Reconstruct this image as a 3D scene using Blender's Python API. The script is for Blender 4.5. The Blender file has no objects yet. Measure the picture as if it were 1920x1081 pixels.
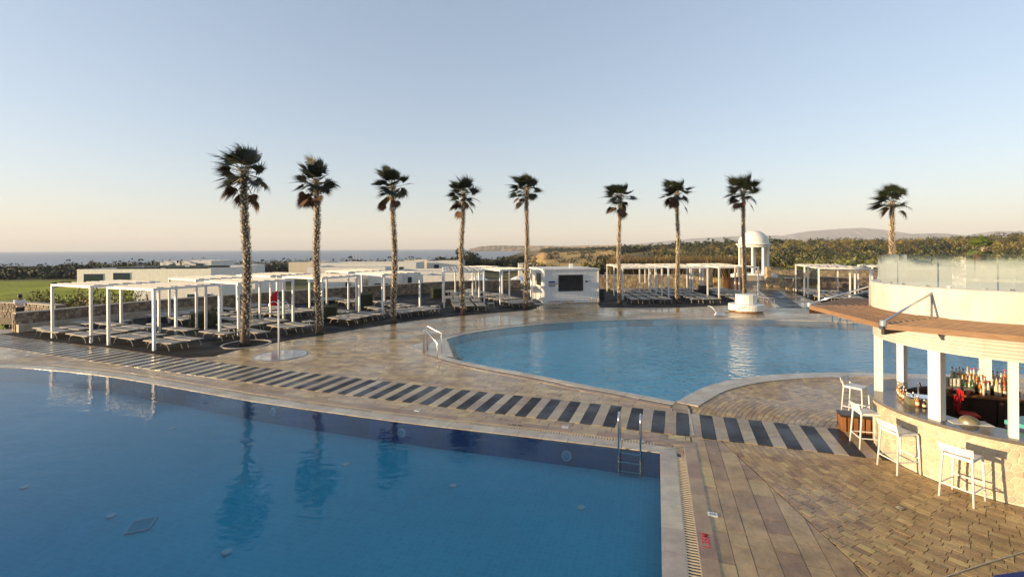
import bpy, bmesh, math, random
import numpy as np
from mathutils import Vector, Matrix
from mathutils.geometry import tessellate_polygon
R = math.radians
rnd = random.Random(7)
sc = bpy.context.scene
COL = sc.collection
# ------------------------------------------------------------------ camera, sky, sun, exposure
CAMH = 4.4; F = 880.0; HC = 465.0; ROLL = 0.0055
cam = bpy.data.cameras.new('camera'); camo = bpy.data.objects.new('camera', cam); COL.objects.link(camo)
camo.location = (0, 0, CAMH)
camo.rotation_mode = 'QUATERNION'
camo.rotation_quaternion = (Matrix.Rotation(R(90), 4, 'X') @ Matrix.Rotation(-ROLL, 4, 'Z')).to_quaternion()
cam.sensor_width = 36; cam.lens = 36 * F / 1920; cam.shift_y = -(540.5 - HC) / 1920
cam.clip_start = 0.1; cam.clip_end = 60000
sc.camera = camo
SUN_EL = R(7.0); SD = Vector((-0.974, -0.225, 0)).normalized()
SUNV = Vector((SD.x * math.cos(SUN_EL), SD.y * math.cos(SUN_EL), math.sin(SUN_EL)))
w = bpy.data.worlds.new('World'); sc.world = w; w.use_nodes = True
nt = w.node_tree; bg = nt.nodes['Background']
sky = nt.nodes.new('ShaderNodeTexSky'); sky.sky_type = 'NISHITA'; sky.sun_disc = False
sky.sun_elevation = SUN_EL; sky.sun_rotation = math.atan2(SD.x, SD.y)
sky.altitude = 0; sky.air_density = 1.0; sky.dust_density = 0.75; sky.ozone_density = 2.3
ga = nt.nodes.new('ShaderNodeGamma'); hsv = nt.nodes.new('ShaderNodeHueSaturation'); mu = nt.nodes.new('ShaderNodeMix'); mu.data_type = 'RGBA'; mu.blend_type = 'MULTIPLY'; mu.inputs[0].default_value = 1
ga.inputs[1].default_value = 0.60; hsv.inputs['Saturation'].default_value = 0.92; mu.inputs[7].default_value = (1.01, 0.968, 1.01, 1)   # colour grade: paler, flatter sky
nt.links.new(sky.outputs[0], ga.inputs[0]); nt.links.new(ga.outputs[0], hsv.inputs['Color']); nt.links.new(hsv.outputs[0], mu.inputs[6]); nt.links.new(mu.outputs[2], bg.inputs[0]); bg.inputs[1].default_value = 0.15
sl = bpy.data.lights.new('sun', 'SUN'); so = bpy.data.objects.new('sun', sl); COL.objects.link(so)
sl.energy = 4.0; sl.angle = R(0.6); sl.color = (1.0, 0.74, 0.42)
so.rotation_euler = SUNV.to_track_quat('Z', 'Y').to_euler()
sc.view_settings.view_transform = 'Standard'; sc.view_settings.look = 'None'
sc.view_settings.gamma = 1; sc.view_settings.use_curve_mapping = False
sc.view_settings.exposure = 1.6
sc.cycles.max_bounces = 8; sc.cycles.transparent_max_bounces = 12; sc.cycles.volume_bounces = 0
sc.cycles.use_denoising = True

def G(px, py, z=0.0):
    """photo pixel -> world (X, Y) on the horizontal plane z"""
    dx, dy = px - 960, py - HC
    dy2 = dy + ROLL * dx; dx2 = dx - ROLL * dy
    Y = F * (CAMH - z) / dy2
    return (dx2 / F * Y, Y)
def ZT(py, Y, px=960):
    return CAMH - (py - HC + ROLL * (px - 960)) * Y / F
def XT(px, Y): return (px - 960) / F * Y
# ------------------------------------------------------------------ materials
def mat(name, color, rough=0.6, metal=0.0, var=0.0, scale=8.0, bump=0.0, bscale=40.0, tint=0.0, spec=0.5, color2=None, rough2=None, rscale=1.0, emit=None, coat=0.0, stretch=None, detail=6):
    m = bpy.data.materials.new(name); m.use_nodes = True
    n = m.node_tree.nodes; l = m.node_tree.links; p = n['Principled BSDF']
    p.inputs['Roughness'].default_value = rough; p.inputs['Metallic'].default_value = metal
    p.inputs['Specular IOR Level'].default_value = spec
    if coat: p.inputs['Coat Weight'].default_value = coat; p.inputs['Coat Roughness'].default_value = 0.08
    g = n.new('ShaderNodeNewGeometry'); pos = g.outputs['Position']
    if stretch:
        mp = n.new('ShaderNodeMapping'); mp.inputs['Scale'].default_value = stretch; l.new(pos, mp.inputs[0]); pos = mp.outputs[0]
    src = None
    c1 = (*color, 1); c2 = (*(color2 or [c * (1 - var) for c in color]), 1)
    if var or color2:
        t = n.new('ShaderNodeTexNoise'); t.inputs['Scale'].default_value = scale; t.inputs['Detail'].default_value = detail; t.inputs['Roughness'].default_value = 0.65
        l.new(pos, t.inputs['Vector'])
        cr = n.new('ShaderNodeMapRange'); cr.inputs[1].default_value = 0.35; cr.inputs[2].default_value = 0.65; l.new(t.outputs['Fac'], cr.inputs[0])
        mx = n.new('ShaderNodeMix'); mx.data_type = 'RGBA'; mx.inputs[6].default_value = c1; mx.inputs[7].default_value = c2
        l.new(cr.outputs[0], mx.inputs[0]); src = mx.outputs[2]
    if tint:
        at = n.new('ShaderNodeAttribute'); at.attribute_name = 'tint'
        mr = n.new('ShaderNodeMapRange'); mr.inputs[3].default_value = 1 - tint; mr.inputs[4].default_value = 1 + tint; l.new(at.outputs['Fac'], mr.inputs[0])
        hs = n.new('ShaderNodeHueSaturation')
        if src: l.new(src, hs.inputs['Color'])
        else: hs.inputs['Color'].default_value = c1
        l.new(mr.outputs[0], hs.inputs['Value']); src = hs.outputs[0]
        m2 = n.new('ShaderNodeMath'); m2.operation = 'MULTIPLY_ADD'; m2.inputs[1].default_value = 0.03; m2.inputs[2].default_value = 0.485; l.new(at.outputs['Fac'], m2.inputs[0]); l.new(m2.outputs[0], hs.inputs['Hue'])
    if src: l.new(src, p.inputs['Base Color'])
    else: p.inputs['Base Color'].default_value = c1
    if rough2 is not None:
        t = n.new('ShaderNodeTexNoise'); t.inputs['Scale'].default_value = rscale; t.inputs['Detail'].default_value = 5; l.new(g.outputs['Position'], t.inputs['Vector'])
        mr = n.new('ShaderNodeMapRange'); mr.inputs[1].default_value = 0.4; mr.inputs[2].default_value = 0.6; mr.inputs[3].default_value = rough; mr.inputs[4].default_value = rough2
        l.new(t.outputs['Fac'], mr.inputs[0]); l.new(mr.outputs[0], p.inputs['Roughness'])
    if bump:
        t = n.new('ShaderNodeTexNoise'); t.inputs['Scale'].default_value = bscale; t.inputs['Detail'].default_value = 4; l.new(pos, t.inputs['Vector'])
        b = n.new('ShaderNodeBump'); b.inputs['Strength'].default_value = bump; b.inputs['Distance'].default_value = 0.02; l.new(t.outputs['Fac'], b.inputs['Height']); l.new(b.outputs[0], p.inputs['Normal'])
    if emit:
        p.inputs['Emission Color'].default_value = (*emit[0], 1); p.inputs['Emission Strength'].default_value = emit[1]
    return m
M = {}
M['paver'] = mat('travertine paving', (0.46, 0.315, 0.155), 0.13, var=0.5, scale=2.6, color2=(0.26, 0.175, 0.085), bump=0.4, bscale=12, tint=0.3, detail=10, rough2=0.42, rscale=0.35)
M['brick'] = mat('clay beige brick', (0.43, 0.285, 0.13), 0.2, color2=(0.26, 0.165, 0.075), scale=2.2, bump=0.35, bscale=22, tint=0.34, rough2=0.5, rscale=0.5)
M['grout'] = mat('dark joint', (0.07, 0.055, 0.045), 0.5, var=0.4)
M['deckfar'] = mat('wet stone deck', (0.43, 0.30, 0.15), 0.14, color2=(0.25, 0.17, 0.085), scale=1.3, bump=0.2, bscale=6, rough2=0.38, rscale=0.3)
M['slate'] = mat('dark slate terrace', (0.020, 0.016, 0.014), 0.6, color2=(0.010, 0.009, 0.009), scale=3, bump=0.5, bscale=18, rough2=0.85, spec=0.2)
M['darktile'] = mat('black stone strip', (0.016, 0.017, 0.024), 0.3, color2=(0.032, 0.033, 0.038), scale=3, rough2=0.6, spec=0.25, bump=0.15, bscale=30, tint=0.25)
M['lighttile'] = mat('pale stone strip', (0.40, 0.31, 0.19), 0.16, color2=(0.30, 0.22, 0.125), scale=2, rough2=0.4, rscale=0.4, bump=0.2, bscale=12, tint=0.2)
M['coping'] = mat('pale coping stone', (0.50, 0.43, 0.33), 0.22, color2=(0.36, 0.31, 0.24), scale=3, rough2=0.4, tint=0.12, bump=0.15, bscale=30)
M['kerb'] = mat('tan kerb stone', (0.36, 0.24, 0.14), 0.3, color2=(0.25, 0.16, 0.10), scale=3, tint=0.15, bump=0.2, bscale=25)
M['grate'] = mat('cream plastic grate', (0.55, 0.46, 0.32), 0.4, var=0.2)
M['black'] = mat('black', (0.012, 0.012, 0.013), 0.4, var=0.3)
M['white'] = mat('white painted metal', (0.70, 0.70, 0.69), 0.35, var=0.08, scale=5)
M['plaster'] = mat('white plaster', (0.76, 0.74, 0.69), 0.75, color2=(0.68, 0.65, 0.59), scale=1.5, bump=0.1, bscale=60)
M['bar_plaster'] = mat('cream plaster', (0.54, 0.52, 0.48), 0.75, color2=(0.46, 0.44, 0.40), scale=1.2, bump=0.08, bscale=50)
def streaks(m, amt=.16):
    n = m.node_tree.nodes; l = m.node_tree.links; p = n['Principled BSDF']; src = p.inputs['Base Color'].links[0].from_socket
    g = n.new('ShaderNodeNewGeometry'); mp = n.new('ShaderNodeMapping'); mp.inputs['Scale'].default_value = (7, 7, .5); l.new(g.outputs['Position'], mp.inputs[0])
    t = n.new('ShaderNodeTexNoise'); t.inputs['Scale'].default_value = 1.2; t.inputs['Detail'].default_value = 8; l.new(mp.outputs[0], t.inputs['Vector'])
    mr = n.new('ShaderNodeMapRange'); mr.inputs[1].default_value = .5; mr.inputs[2].default_value = .75; mr.inputs[3].default_value = 1; mr.inputs[4].default_value = 1 - amt * 2; l.new(t.outputs['Fac'], mr.inputs[0])
    h = n.new('ShaderNodeHueSaturation'); l.new(src, h.inputs['Color']); l.new(mr.outputs[0], h.inputs['Value']); l.new(h.outputs[0], p.inputs['Base Color'])
streaks(M['bar_plaster'], .09); streaks(M['plaster'], .12); streaks(M['white'], .07)
M['mat_roof'] = mat('canvas roof strip', (0.52, 0.51, 0.49), 0.8, var=0.2, scale=10)
M['sling'] = mat('grey mesh sling', (0.36, 0.33, 0.28), 0.6, var=0.15, scale=30)
M['sling2'] = mat('sun bleached mesh sling', (0.52, 0.48, 0.41), 0.6, var=0.15, scale=30)
M['lframe'] = mat('cream lounger frame', (0.30, 0.265, 0.21), 0.4)  # cream darkened to carry the shade on frame sides and legs
M['steel'] = mat('stainless steel', (0.72, 0.72, 0.70), 0.18, metal=1.0)
M['rubble'] = mat('rubble stone', (0.27, 0.205, 0.145), 0.8, color2=(0.16, 0.12, 0.09), scale=6, bump=0.7, bscale=25, tint=0.4)
M['mortar'] = mat('wall mortar', (0.16, 0.13, 0.10), 0.9, var=0.3)
M['yellowstone'] = mat('ochre rubble stone', (0.42, 0.33, 0.20), 0.8, color2=(0.28, 0.21, 0.13), scale=4, bump=0.6, bscale=20, tint=0.3)
M['capstone'] = mat('wall cap stone', (0.40, 0.34, 0.27), 0.7, color2=(0.28, 0.24, 0.19), scale=3, bump=0.3)
M['crazy'] = mat('cream crazy paving stone', (0.47, 0.41, 0.30), 0.55, color2=(0.38, 0.32, 0.22), scale=7, bump=0.25, bscale=45, tint=0.10)
M['crazyjoint'] = mat('pale wall joint', (0.56, 0.50, 0.38), 0.8, var=0.1)
M['counter'] = mat('dark stone counter', (0.10, 0.09, 0.085), 0.16, color2=(0.15, 0.135, 0.12), scale=14)
M['awning'] = mat('brown timber slat', (0.27, 0.16, 0.085), 0.6, color2=(0.19, 0.105, 0.055), scale=5, stretch=(1, 1, 8), tint=0.2)
M['darkwood'] = mat('dark brown wood', (0.045, 0.022, 0.012), 0.4, var=0.4, scale=5)
M['midwood'] = mat('orange brown wood', (0.28, 0.12, 0.045), 0.45, var=0.4, scale=9, stretch=(1, 1, 0.2))
M['red'] = mat('red plastic', (0.55, 0.015, 0.02), 0.45, var=0.1)
M['redcloth'] = mat('red cloth', (0.60, 0.02, 0.04), 0.9, var=0.35, scale=14)
M['teal'] = mat('teal enamel', (0.05, 0.30, 0.30), 0.3)
M['navy'] = mat('navy panel', (0.01, 0.02, 0.06), 0.3)
M['blue'] = mat('blue fabric', (0.01, 0.03, 0.16), 0.8)
M['greenglass'] = mat('green bottle glass', (0.03, 0.10, 0.03), 0.08, coat=0.5)
M['amber'] = mat('amber bottle glass', (0.35, 0.12, 0.02), 0.08, coat=0.5)
M['clearb'] = mat('clear bottle glass', (0.50, 0.48, 0.40), 0.08, coat=0.5)
M['yellowb'] = mat('yellow bottle', (0.60, 0.42, 0.03), 0.2)
M['redb'] = mat('red bottle', (0.42, 0.03, 0.02), 0.12, coat=0.4)
M['label'] = mat('paper label', (0.62, 0.55, 0.42), 0.7)
M['screen'] = mat('dark screen', (0.008, 0.009, 0.011), 0.12)
M['greypanel'] = mat('grey panel', (0.30, 0.28, 0.25), 0.6, var=0.1)
M['olivebox'] = mat('brushed metal cabinet', (0.34, 0.30, 0.18), 0.35, metal=0.5, var=0.2)
M['palmtrunk'] = mat('palm trunk', (0.12, 0.085, 0.055), 0.85, color2=(0.06, 0.04, 0.027), scale=9, bump=0.8, bscale=30)  # dark base stands in for shaded gaps between the leaf bases
M['boot'] = mat('palm leaf base', (0.72, 0.61, 0.45), 0.8, color2=(0.36, 0.27, 0.17), scale=11, tint=0.35)  # pale tone carries the sunlit highlights on the leaf bases
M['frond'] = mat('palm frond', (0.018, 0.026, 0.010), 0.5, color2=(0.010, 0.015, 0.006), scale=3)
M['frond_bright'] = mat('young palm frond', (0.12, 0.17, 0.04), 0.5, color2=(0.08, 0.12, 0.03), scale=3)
M['deadfrond'] = mat('dead palm frond', (0.13, 0.065, 0.03), 0.8, color2=(0.07, 0.035, 0.016), scale=4)
M['petiole'] = mat('palm stalk', (0.16, 0.13, 0.05), 0.5, var=0.3)
M['leaf'] = mat('shrub leaf', (0.15, 0.155, 0.04), 0.7, color2=(0.055, 0.065, 0.02), scale=0.3, tint=0.7)  # wide random tint stands in for sunlit tops and dark gaps
M['leafd'] = mat('dark leaf', (0.032, 0.042, 0.018), 0.7, color2=(0.018, 0.026, 0.011), scale=0.4, tint=0.4)
M['leafy'] = mat('olive yellow leaf', (0.24, 0.19, 0.05), 0.7, color2=(0.085, 0.075, 0.022), scale=0.12, tint=0.7)  # same wide tint, imitating lit tops against shaded gaps
M['reed'] = mat('dry reed', (0.16, 0.095, 0.04), 0.8, color2=(0.07, 0.055, 0.022), scale=0.4, tint=0.5)
M['hedge'] = mat('clipped hedge leaf', (0.075, 0.085, 0.022), 0.6, color2=(0.035, 0.045, 0.014), scale=4, tint=0.5)
M['bark'] = mat('bark', (0.10, 0.07, 0.05), 0.9, var=0.4)
M['glasspane'] = mat('window glass', (0.03, 0.045, 0.05), 0.08)
M['cream'] = mat('cream plaster lit', (0.66, 0.58, 0.45), 0.8, var=0.1, scale=1)
M['concrete'] = mat('roof gravel', (0.42, 0.40, 0.37), 0.9, var=0.25, scale=2)
M['terracotta'] = mat('terracotta', (0.35, 0.10, 0.05), 0.8, var=0.3)
M['skin'] = mat('skin', (0.30, 0.17, 0.11), 0.6)
M['hair'] = mat('dark hair', (0.02, 0.014, 0.01), 0.6)
M['shirt'] = mat('white shirt cloth', (0.72, 0.68, 0.66), 0.9, var=0.1, scale=12)
M['trouser'] = mat('dark trousers', (0.03, 0.028, 0.03), 0.9)
M['inlet'] = mat('white pool fitting', (0.62, 0.66, 0.62), 0.4)
M['ring'] = mat('pale fitting ring', (0.45, 0.60, 0.62), 0.4)

def terrain_mat():
    m = bpy.data.materials.new('terrain'); m.use_nodes = True
    n = m.node_tree.nodes; l = m.node_tree.links; p = n['Principled BSDF']; p.inputs['Roughness'].default_value = 0.95; p.inputs['Specular IOR Level'].default_value = 0.1
    g = n.new('ShaderNodeNewGeometry')
    a = n.new('ShaderNodeAttribute'); a.attribute_name = 'gcol'
    t = n.new('ShaderNodeTexNoise'); t.inputs['Scale'].default_value = 0.12; t.inputs['Detail'].default_value = 10; t.inputs['Roughness'].default_value = 0.7
    mp = n.new('ShaderNodeMapping'); mp.inputs['Scale'].default_value = (1, 0.45, 1); l.new(g.outputs['Position'], mp.inputs[0]); l.new(mp.outputs[0], t.inputs['Vector'])
    mr = n.new('ShaderNodeMapRange'); mr.inputs[1].default_value = 0.35; mr.inputs[2].default_value = 0.7; mr.inputs[3].default_value = 0.55; mr.inputs[4].default_value = 1.35; l.new(t.outputs['Fac'], mr.inputs[0])
    hs = n.new('ShaderNodeHueSaturation'); l.new(a.outputs['Color'], hs.inputs['Color']); l.new(mr.outputs[0], hs.inputs['Value']); l.new(hs.outputs[0], p.inputs['Base Color'])
    t2 = n.new('ShaderNodeTexNoise'); t2.inputs['Scale'].default_value = 1.5; t2.inputs['Detail'].default_value = 6; l.new(g.outputs['Position'], t2.inputs['Vector'])
    b = n.new('ShaderNodeBump'); b.inputs['Strength'].default_value = 0.8; b.inputs['Distance'].default_value = 0.3; l.new(t2.outputs['Fac'], b.inputs['Height']); l.new(b.outputs[0], p.inputs['Normal'])
    return m
M['terrain'] = terrain_mat()
def water_mat(name, tintc, s1, s2, bump, dist, stretch=(1, 1, 1), absorb=None):
    m = bpy.data.materials.new(name); m.use_nodes = True
    n = m.node_tree.nodes; l = m.node_tree.links; n.remove(n['Principled BSDF']); out = n['Material Output']
    g = n.new('ShaderNodeNewGeometry')
    mp = n.new('ShaderNodeMapping'); mp.inputs['Scale'].default_value = stretch; mp.inputs['Rotation'].default_value = (0, 0, R(15)); l.new(g.outputs['Position'], mp.inputs[0])
    t = n.new('ShaderNodeTexNoise'); t.inputs['Scale'].default_value = s1; t.inputs['Detail'].default_value = 3; l.new(mp.outputs[0], t.inputs['Vector'])
    t2 = n.new('ShaderNodeTexNoise'); t2.inputs['Scale'].default_value = s2; t2.inputs['Detail'].default_value = 2; l.new(mp.outputs[0], t2.inputs['Vector'])
    t3 = n.new('ShaderNodeTexNoise'); t3.inputs['Scale'].default_value = 0.18; t3.inputs['Detail'].default_value = 2; l.new(g.outputs['Position'], t3.inputs['Vector'])
    ad = n.new('ShaderNodeMath'); ad.operation = 'MULTIPLY_ADD'; ad.inputs[1].default_value = 0.5; l.new(t.outputs['Fac'], ad.inputs[2]); l.new(t2.outputs['Fac'], ad.inputs[0])
    ms = n.new('ShaderNodeMapRange'); ms.inputs[1].default_value = 0.35; ms.inputs[2].default_value = 0.65; ms.inputs[3].default_value = bump * 0.45; ms.inputs[4].default_value = bump; l.new(t3.outputs['Fac'], ms.inputs[0])
    b = n.new('ShaderNodeBump'); b.inputs['Distance'].default_value = dist; l.new(ms.outputs[0], b.inputs['Strength']); l.new(ad.outputs[0], b.inputs['Height'])
    fr = n.new('ShaderNodeFresnel'); fr.inputs['IOR'].default_value = 1.33; l.new(b.outputs[0], fr.inputs['Normal'])
    gl = n.new('ShaderNodeBsdfGlossy'); gl.inputs['Roughness'].default_value = 0.03; l.new(b.outputs[0], gl.inputs['Normal'])
    tr = n.new('ShaderNodeBsdfTransparent'); tr.inputs[0].default_value = (*tintc, 1)
    mx = n.new('ShaderNodeMixShader'); l.new(fr.outputs[0], mx.inputs[0]); l.new(tr.outputs[0], mx.inputs[1]); l.new(gl.outputs[0], mx.inputs[2]); l.new(mx.outputs[0], out.inputs[0])
    va = n.new('ShaderNodeVolumeAbsorption'); va.inputs['Color'].default_value = (*absorb[0], 1); va.inputs['Density'].default_value = absorb[1]; l.new(va.outputs[0], out.inputs['Volume'])
    return m
M['water1'] = water_mat('near pool water', (0.92, 0.98, 1.0), 1.8, 6.0, 0.24, 0.05, (0.6, 1.3, 1), ((.01, .72, .93), 0.23))
M['water2'] = water_mat('far pool water', (0.96, 1.0, 1.0), 2.6, 7.0, 1.0, 0.10, (0.7, 1.2, 1), ((.2, .85, .95), 0.15))
def sea_mat():
    m = mat('sea water', (0.020, 0.045, 0.085), 0.30, color2=(0.035, 0.065, 0.11), scale=0.012, stretch=(0.35, 1, 1))
    n = m.node_tree.nodes; l = m.node_tree.links; p = n['Principled BSDF']
    g = n.new('ShaderNodeNewGeometry'); t = n.new('ShaderNodeTexNoise'); t.inputs['Scale'].default_value = 0.06; t.inputs['Detail'].default_value = 6
    mp = n.new('ShaderNodeMapping'); mp.inputs['Scale'].default_value = (0.3, 1, 1); l.new(g.outputs['Position'], mp.inputs[0]); l.new(mp.outputs[0], t.inputs['Vector'])
    b = n.new('ShaderNodeBump'); b.inputs['Strength'].default_value = 1; b.inputs['Distance'].default_value = 3.0; l.new(t.outputs['Fac'], b.inputs['Height']); l.new(b.outputs[0], p.inputs['Normal'])
    return m
M['sea'] = sea_mat()
def tile_mat(name, c1, c2, joint, size=0.05, off=(0, 0)):
    m = bpy.data.materials.new(name); m.use_nodes = True
    n = m.node_tree.nodes; l = m.node_tree.links; p = n['Principled BSDF']; p.inputs['Roughness'].default_value = 0.4
    g = n.new('ShaderNodeNewGeometry'); mp = n.new('ShaderNodeMapping'); mp.inputs['Rotation'].default_value = (0, 0, R(17.1)); l.new(g.outputs['Position'], mp.inputs[0])
    b = n.new('ShaderNodeTexBrick'); b.offset = 0; b.inputs['Scale'].default_value = 1; b.inputs['Brick Width'].default_value = size; b.inputs['Row Height'].default_value = size; b.inputs['Mortar Size'].default_value = size * 0.06
    b.inputs['Color1'].default_value = (*c1, 1); b.inputs['Color2'].default_value = (*c2, 1); b.inputs['Mortar'].default_value = (*joint, 1); l.new(mp.outputs[0], b.inputs['Vector'])
    t = n.new('ShaderNodeTexNoise'); t.inputs['Scale'].default_value = 0.35; t.inputs['Detail'].default_value = 3; l.new(g.outputs['Position'], t.inputs['Vector'])
    mr = n.new('ShaderNodeMapRange'); mr.inputs[3].default_value = 0.8; mr.inputs[4].default_value = 1.2; l.new(t.outputs['Fac'], mr.inputs[0])
    hs = n.new('ShaderNodeHueSaturation'); l.new(b.outputs[0], hs.inputs['Color']); l.new(mr.outputs[0], hs.inputs['Value']); l.new(hs.outputs[0], p.inputs['Base Color'])
    return m
M['ptile1'] = tile_mat('blue pool mosaic', (0.09, 0.47, 0.58), (0.11, 0.53, 0.64), (0.15, 0.56, 0.63), 0.1)
M['ptile1w'] = tile_mat('shade blue wall mosaic', (0.02, 0.25, 0.60), (0.025, 0.27, 0.65), (0.05, 0.30, 0.63), 0.1)  # shade of the underwater wall put into a deeper blue than the floor
M['ptile2'] = tile_mat('azure pool mosaic', (0.22, 0.82, 0.93), (0.28, 0.86, 0.95), (0.42, 0.88, 0.94), 0.1)
def glass_mat():
    m = bpy.data.materials.new('misted balustrade glass'); m.use_nodes = True
    n = m.node_tree.nodes; l = m.node_tree.links; n.remove(n['Principled BSDF']); out = n['Material Output']
    g = n.new('ShaderNodeNewGeometry'); sx = n.new('ShaderNodeSeparateXYZ'); l.new(g.outputs['Position'], sx.inputs[0])
    t = n.new('ShaderNodeTexNoise'); t.inputs['Scale'].default_value = 2.2; t.inputs['Detail'].default_value = 4; l.new(g.outputs['Position'], t.inputs['Vector'])
    ma = n.new('ShaderNodeMath'); ma.operation = 'MULTIPLY_ADD'; ma.inputs[1].default_value = 0.28; l.new(t.outputs['Fac'], ma.inputs[0]); l.new(sx.outputs[2], ma.inputs[2])
    mr = n.new('ShaderNodeMapRange'); mr.inputs[1].default_value = 4.16; mr.inputs[2].default_value = 4.26; mr.inputs[3].default_value = 0.55; mr.inputs[4].default_value = 0.05; l.new(ma.outputs[0], mr.inputs[0])
    di = n.new('ShaderNodeBsdfDiffuse'); di.inputs[0].default_value = (0.62, 0.66, 0.60, 1); tl = n.new('ShaderNodeBsdfTranslucent'); tl.inputs[0].default_value = (0.7, 0.74, 0.66, 1)
    dm = n.new('ShaderNodeMixShader'); dm.inputs[0].default_value = 0.5; l.new(di.outputs[0], dm.inputs[1]); l.new(tl.outputs[0], dm.inputs[2])
    tr = n.new('ShaderNodeBsdfTransparent'); tr.inputs[0].default_value = (0.86, 0.92, 0.88, 1); gl = n.new('ShaderNodeBsdfGlossy'); gl.inputs['Roughness'].default_value = 0.02
    fr = n.new('ShaderNodeFresnel'); fr.inputs[0].default_value = 1.3
    m1 = n.new('ShaderNodeMixShader'); l.new(fr.outputs[0], m1.inputs[0]); l.new(tr.outputs[0], m1.inputs[1]); l.new(gl.outputs[0], m1.inputs[2])
    m2 = n.new('ShaderNodeMixShader'); l.new(mr.outputs[0], m2.inputs[0]); l.new(m1.outputs[0], m2.inputs[1]); l.new(dm.outputs[0], m2.inputs[2]); l.new(m2.outputs[0], out.inputs[0])
    return m
M['mistglass'] = glass_mat()
M['mountain'] = mat('mountain scrub', (0.10, 0.10, 0.10), 1.0, color2=(0.16, 0.145, 0.125), scale=0.006, spec=0.0, detail=10)
M['cliff'] = mat('sandy cliff', (0.40, 0.30, 0.19), 1.0, color2=(0.10, 0.09, 0.05), scale=0.02, spec=0.0, detail=8)
# ------------------------------------------------------------------ helpers
class MB:
    def __init__(s): s.v = []; s.f = []; s.t = []
    def poly(s, pts, tint=0.5):
        b = len(s.v); s.v += [tuple(p) for p in pts]; s.f.append(tuple(range(b, b + len(pts)))); s.t.append(tint); return s
    def box(s, c, d, ax=None, tint=0.5, taper=1.0):
        """c centre, d full sizes, ax optional 3x3 axes"""
        A = ax or (Vector((1, 0, 0)), Vector((0, 1, 0)), Vector((0, 0, 1))); c = Vector(c); b = len(s.v)
        for k in (-1, 1):
            q = taper if k > 0 else 1
            for i, j in ((-1, -1), (1, -1), (1, 1), (-1, 1)):
                s.v.append(tuple(c + A[0] * (i * d[0] / 2 * q) + A[1] * (j * d[1] / 2 * q) + A[2] * (k * d[2] / 2)))
        for f in ((3, 2, 1, 0), (4, 5, 6, 7), (0, 1, 5, 4), (1, 2, 6, 5), (2, 3, 7, 6), (3, 0, 4, 7)):
            s.f.append(tuple(b + i for i in f)); s.t.append(tint)
        return s
    def prism(s, pts, z0, z1, tint=0.5, inset=0.0):
        n = len(pts); b = len(s.v)
        a = sum(pts[i][0] * pts[(i + 1) % n][1] - pts[(i + 1) % n][0] * pts[i][1] for i in range(n))
        if a < 0: pts = pts[::-1]
        s.v += [(p[0], p[1], z0) for p in pts] + [(p[0], p[1], z1) for p in pts]
        s.f.append(tuple(range(b + n, b + 2 * n))); s.t.append(tint)
        s.f.append(tuple(range(b + n - 1, b - 1, -1))); s.t.append(tint)
        for i in range(n):
            j = (i + 1) % n; s.f.append((b + i, b + j, b + n + j, b + n + i)); s.t.append(tint)
        return s
    def tube(s, pts, r, n=8, cap=True, tint=0.5):
        pts = [Vector(p) for p in pts]; rs = r if isinstance(r, (list, tuple)) else [r] * len(pts); b = len(s.v)
        up = Vector((0, 0, 1)); pd = None
        for i, p in enumerate(pts):
            d = (pts[min(i + 1, len(pts) - 1)] - pts[max(i - 1, 0)]).normalized()
            if pd is None:
                x = d.cross(up if abs(d.z) < 0.9 else Vector((1, 0, 0))).normalized()
            else:
                x = (x - d * x.dot(d)).normalized()
            y = d.cross(x); pd = d
            for k in range(n):
                a = 2 * math.pi * k / n; s.v.append(tuple(p + x * math.cos(a) * rs[i] + y * math.sin(a) * rs[i]))
        for i in range(len(pts) - 1):
            for k in range(n):
                k2 = (k + 1) % n; s.f.append((b + i * n + k, b + i * n + k2, b + (i + 1) * n + k2, b + (i + 1) * n + k)); s.t.append(tint)
        if cap:
            s.f.append(tuple(b + k for k in range(n - 1, -1, -1))); s.t.append(tint)
            e = b + (len(pts) - 1) * n; s.f.append(tuple(e + k for k in range(n))); s.t.append(tint)
        return s
    def lathe(s, c, prof, n=24, a0=0, a1=2 * math.pi, tint=0.5):
        b = len(s.v); full = abs(a1 - a0 - 2 * math.pi) < 1e-6; m = n if full else n + 1
        for r, z in prof:
            for k in range(m):
                a = a0 + (a1 - a0) * k / n; s.v.append((c[0] + r * math.cos(a), c[1] + r * math.sin(a), c[2] + z))
        for i in range(len(prof) - 1):
            for k in range(n):
                k2 = (k + 1) % m; s.f.append((b + i * m + k, b + i * m + k2, b + (i + 1) * m + k2, b + (i + 1) * m + k)); s.t.append(tint)
        return s
    def mesh(s, name, m, smooth=False):
        me = bpy.data.meshes.new(name); me.from_pydata(s.v, [], s.f); me.materials.append(m)
        at = me.attributes.new('tint', 'FLOAT', 'FACE'); at.data.foreach_set('value', s.t)
        if smooth: me.polygons.foreach_set('use_smooth', [True] * len(s.f))
        me.update(); return me
    def build(s, name, m, parent=None, smooth=False, **kw):
        return link(name, s.mesh(name, m, smooth), parent, **kw)
def link(name, data, parent=None, loc=None, rotz=None, **kw):
    o = bpy.data.objects.new(name, data); COL.objects.link(o)
    if parent is not None: o.parent = parent
    if loc is not None: o.location = loc
    if rotz is not None: o.rotation_euler = (0, 0, rotz)
    tag(o, **kw); return o
def tag(o, label=None, cat=None, group=None, kind=None):
    if label: o['label'] = label
    if cat: o['category'] = cat
    if group: o['group'] = group
    if kind: o['kind'] = kind
def thing(name, label, cat, loc=(0, 0, 0), rotz=0, group=None):
    return link(name, None, None, loc, rotz, label=label, cat=cat, group=group)
def children_of(o): return KIDS.get(o.name, [])
KIDS = {}
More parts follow.
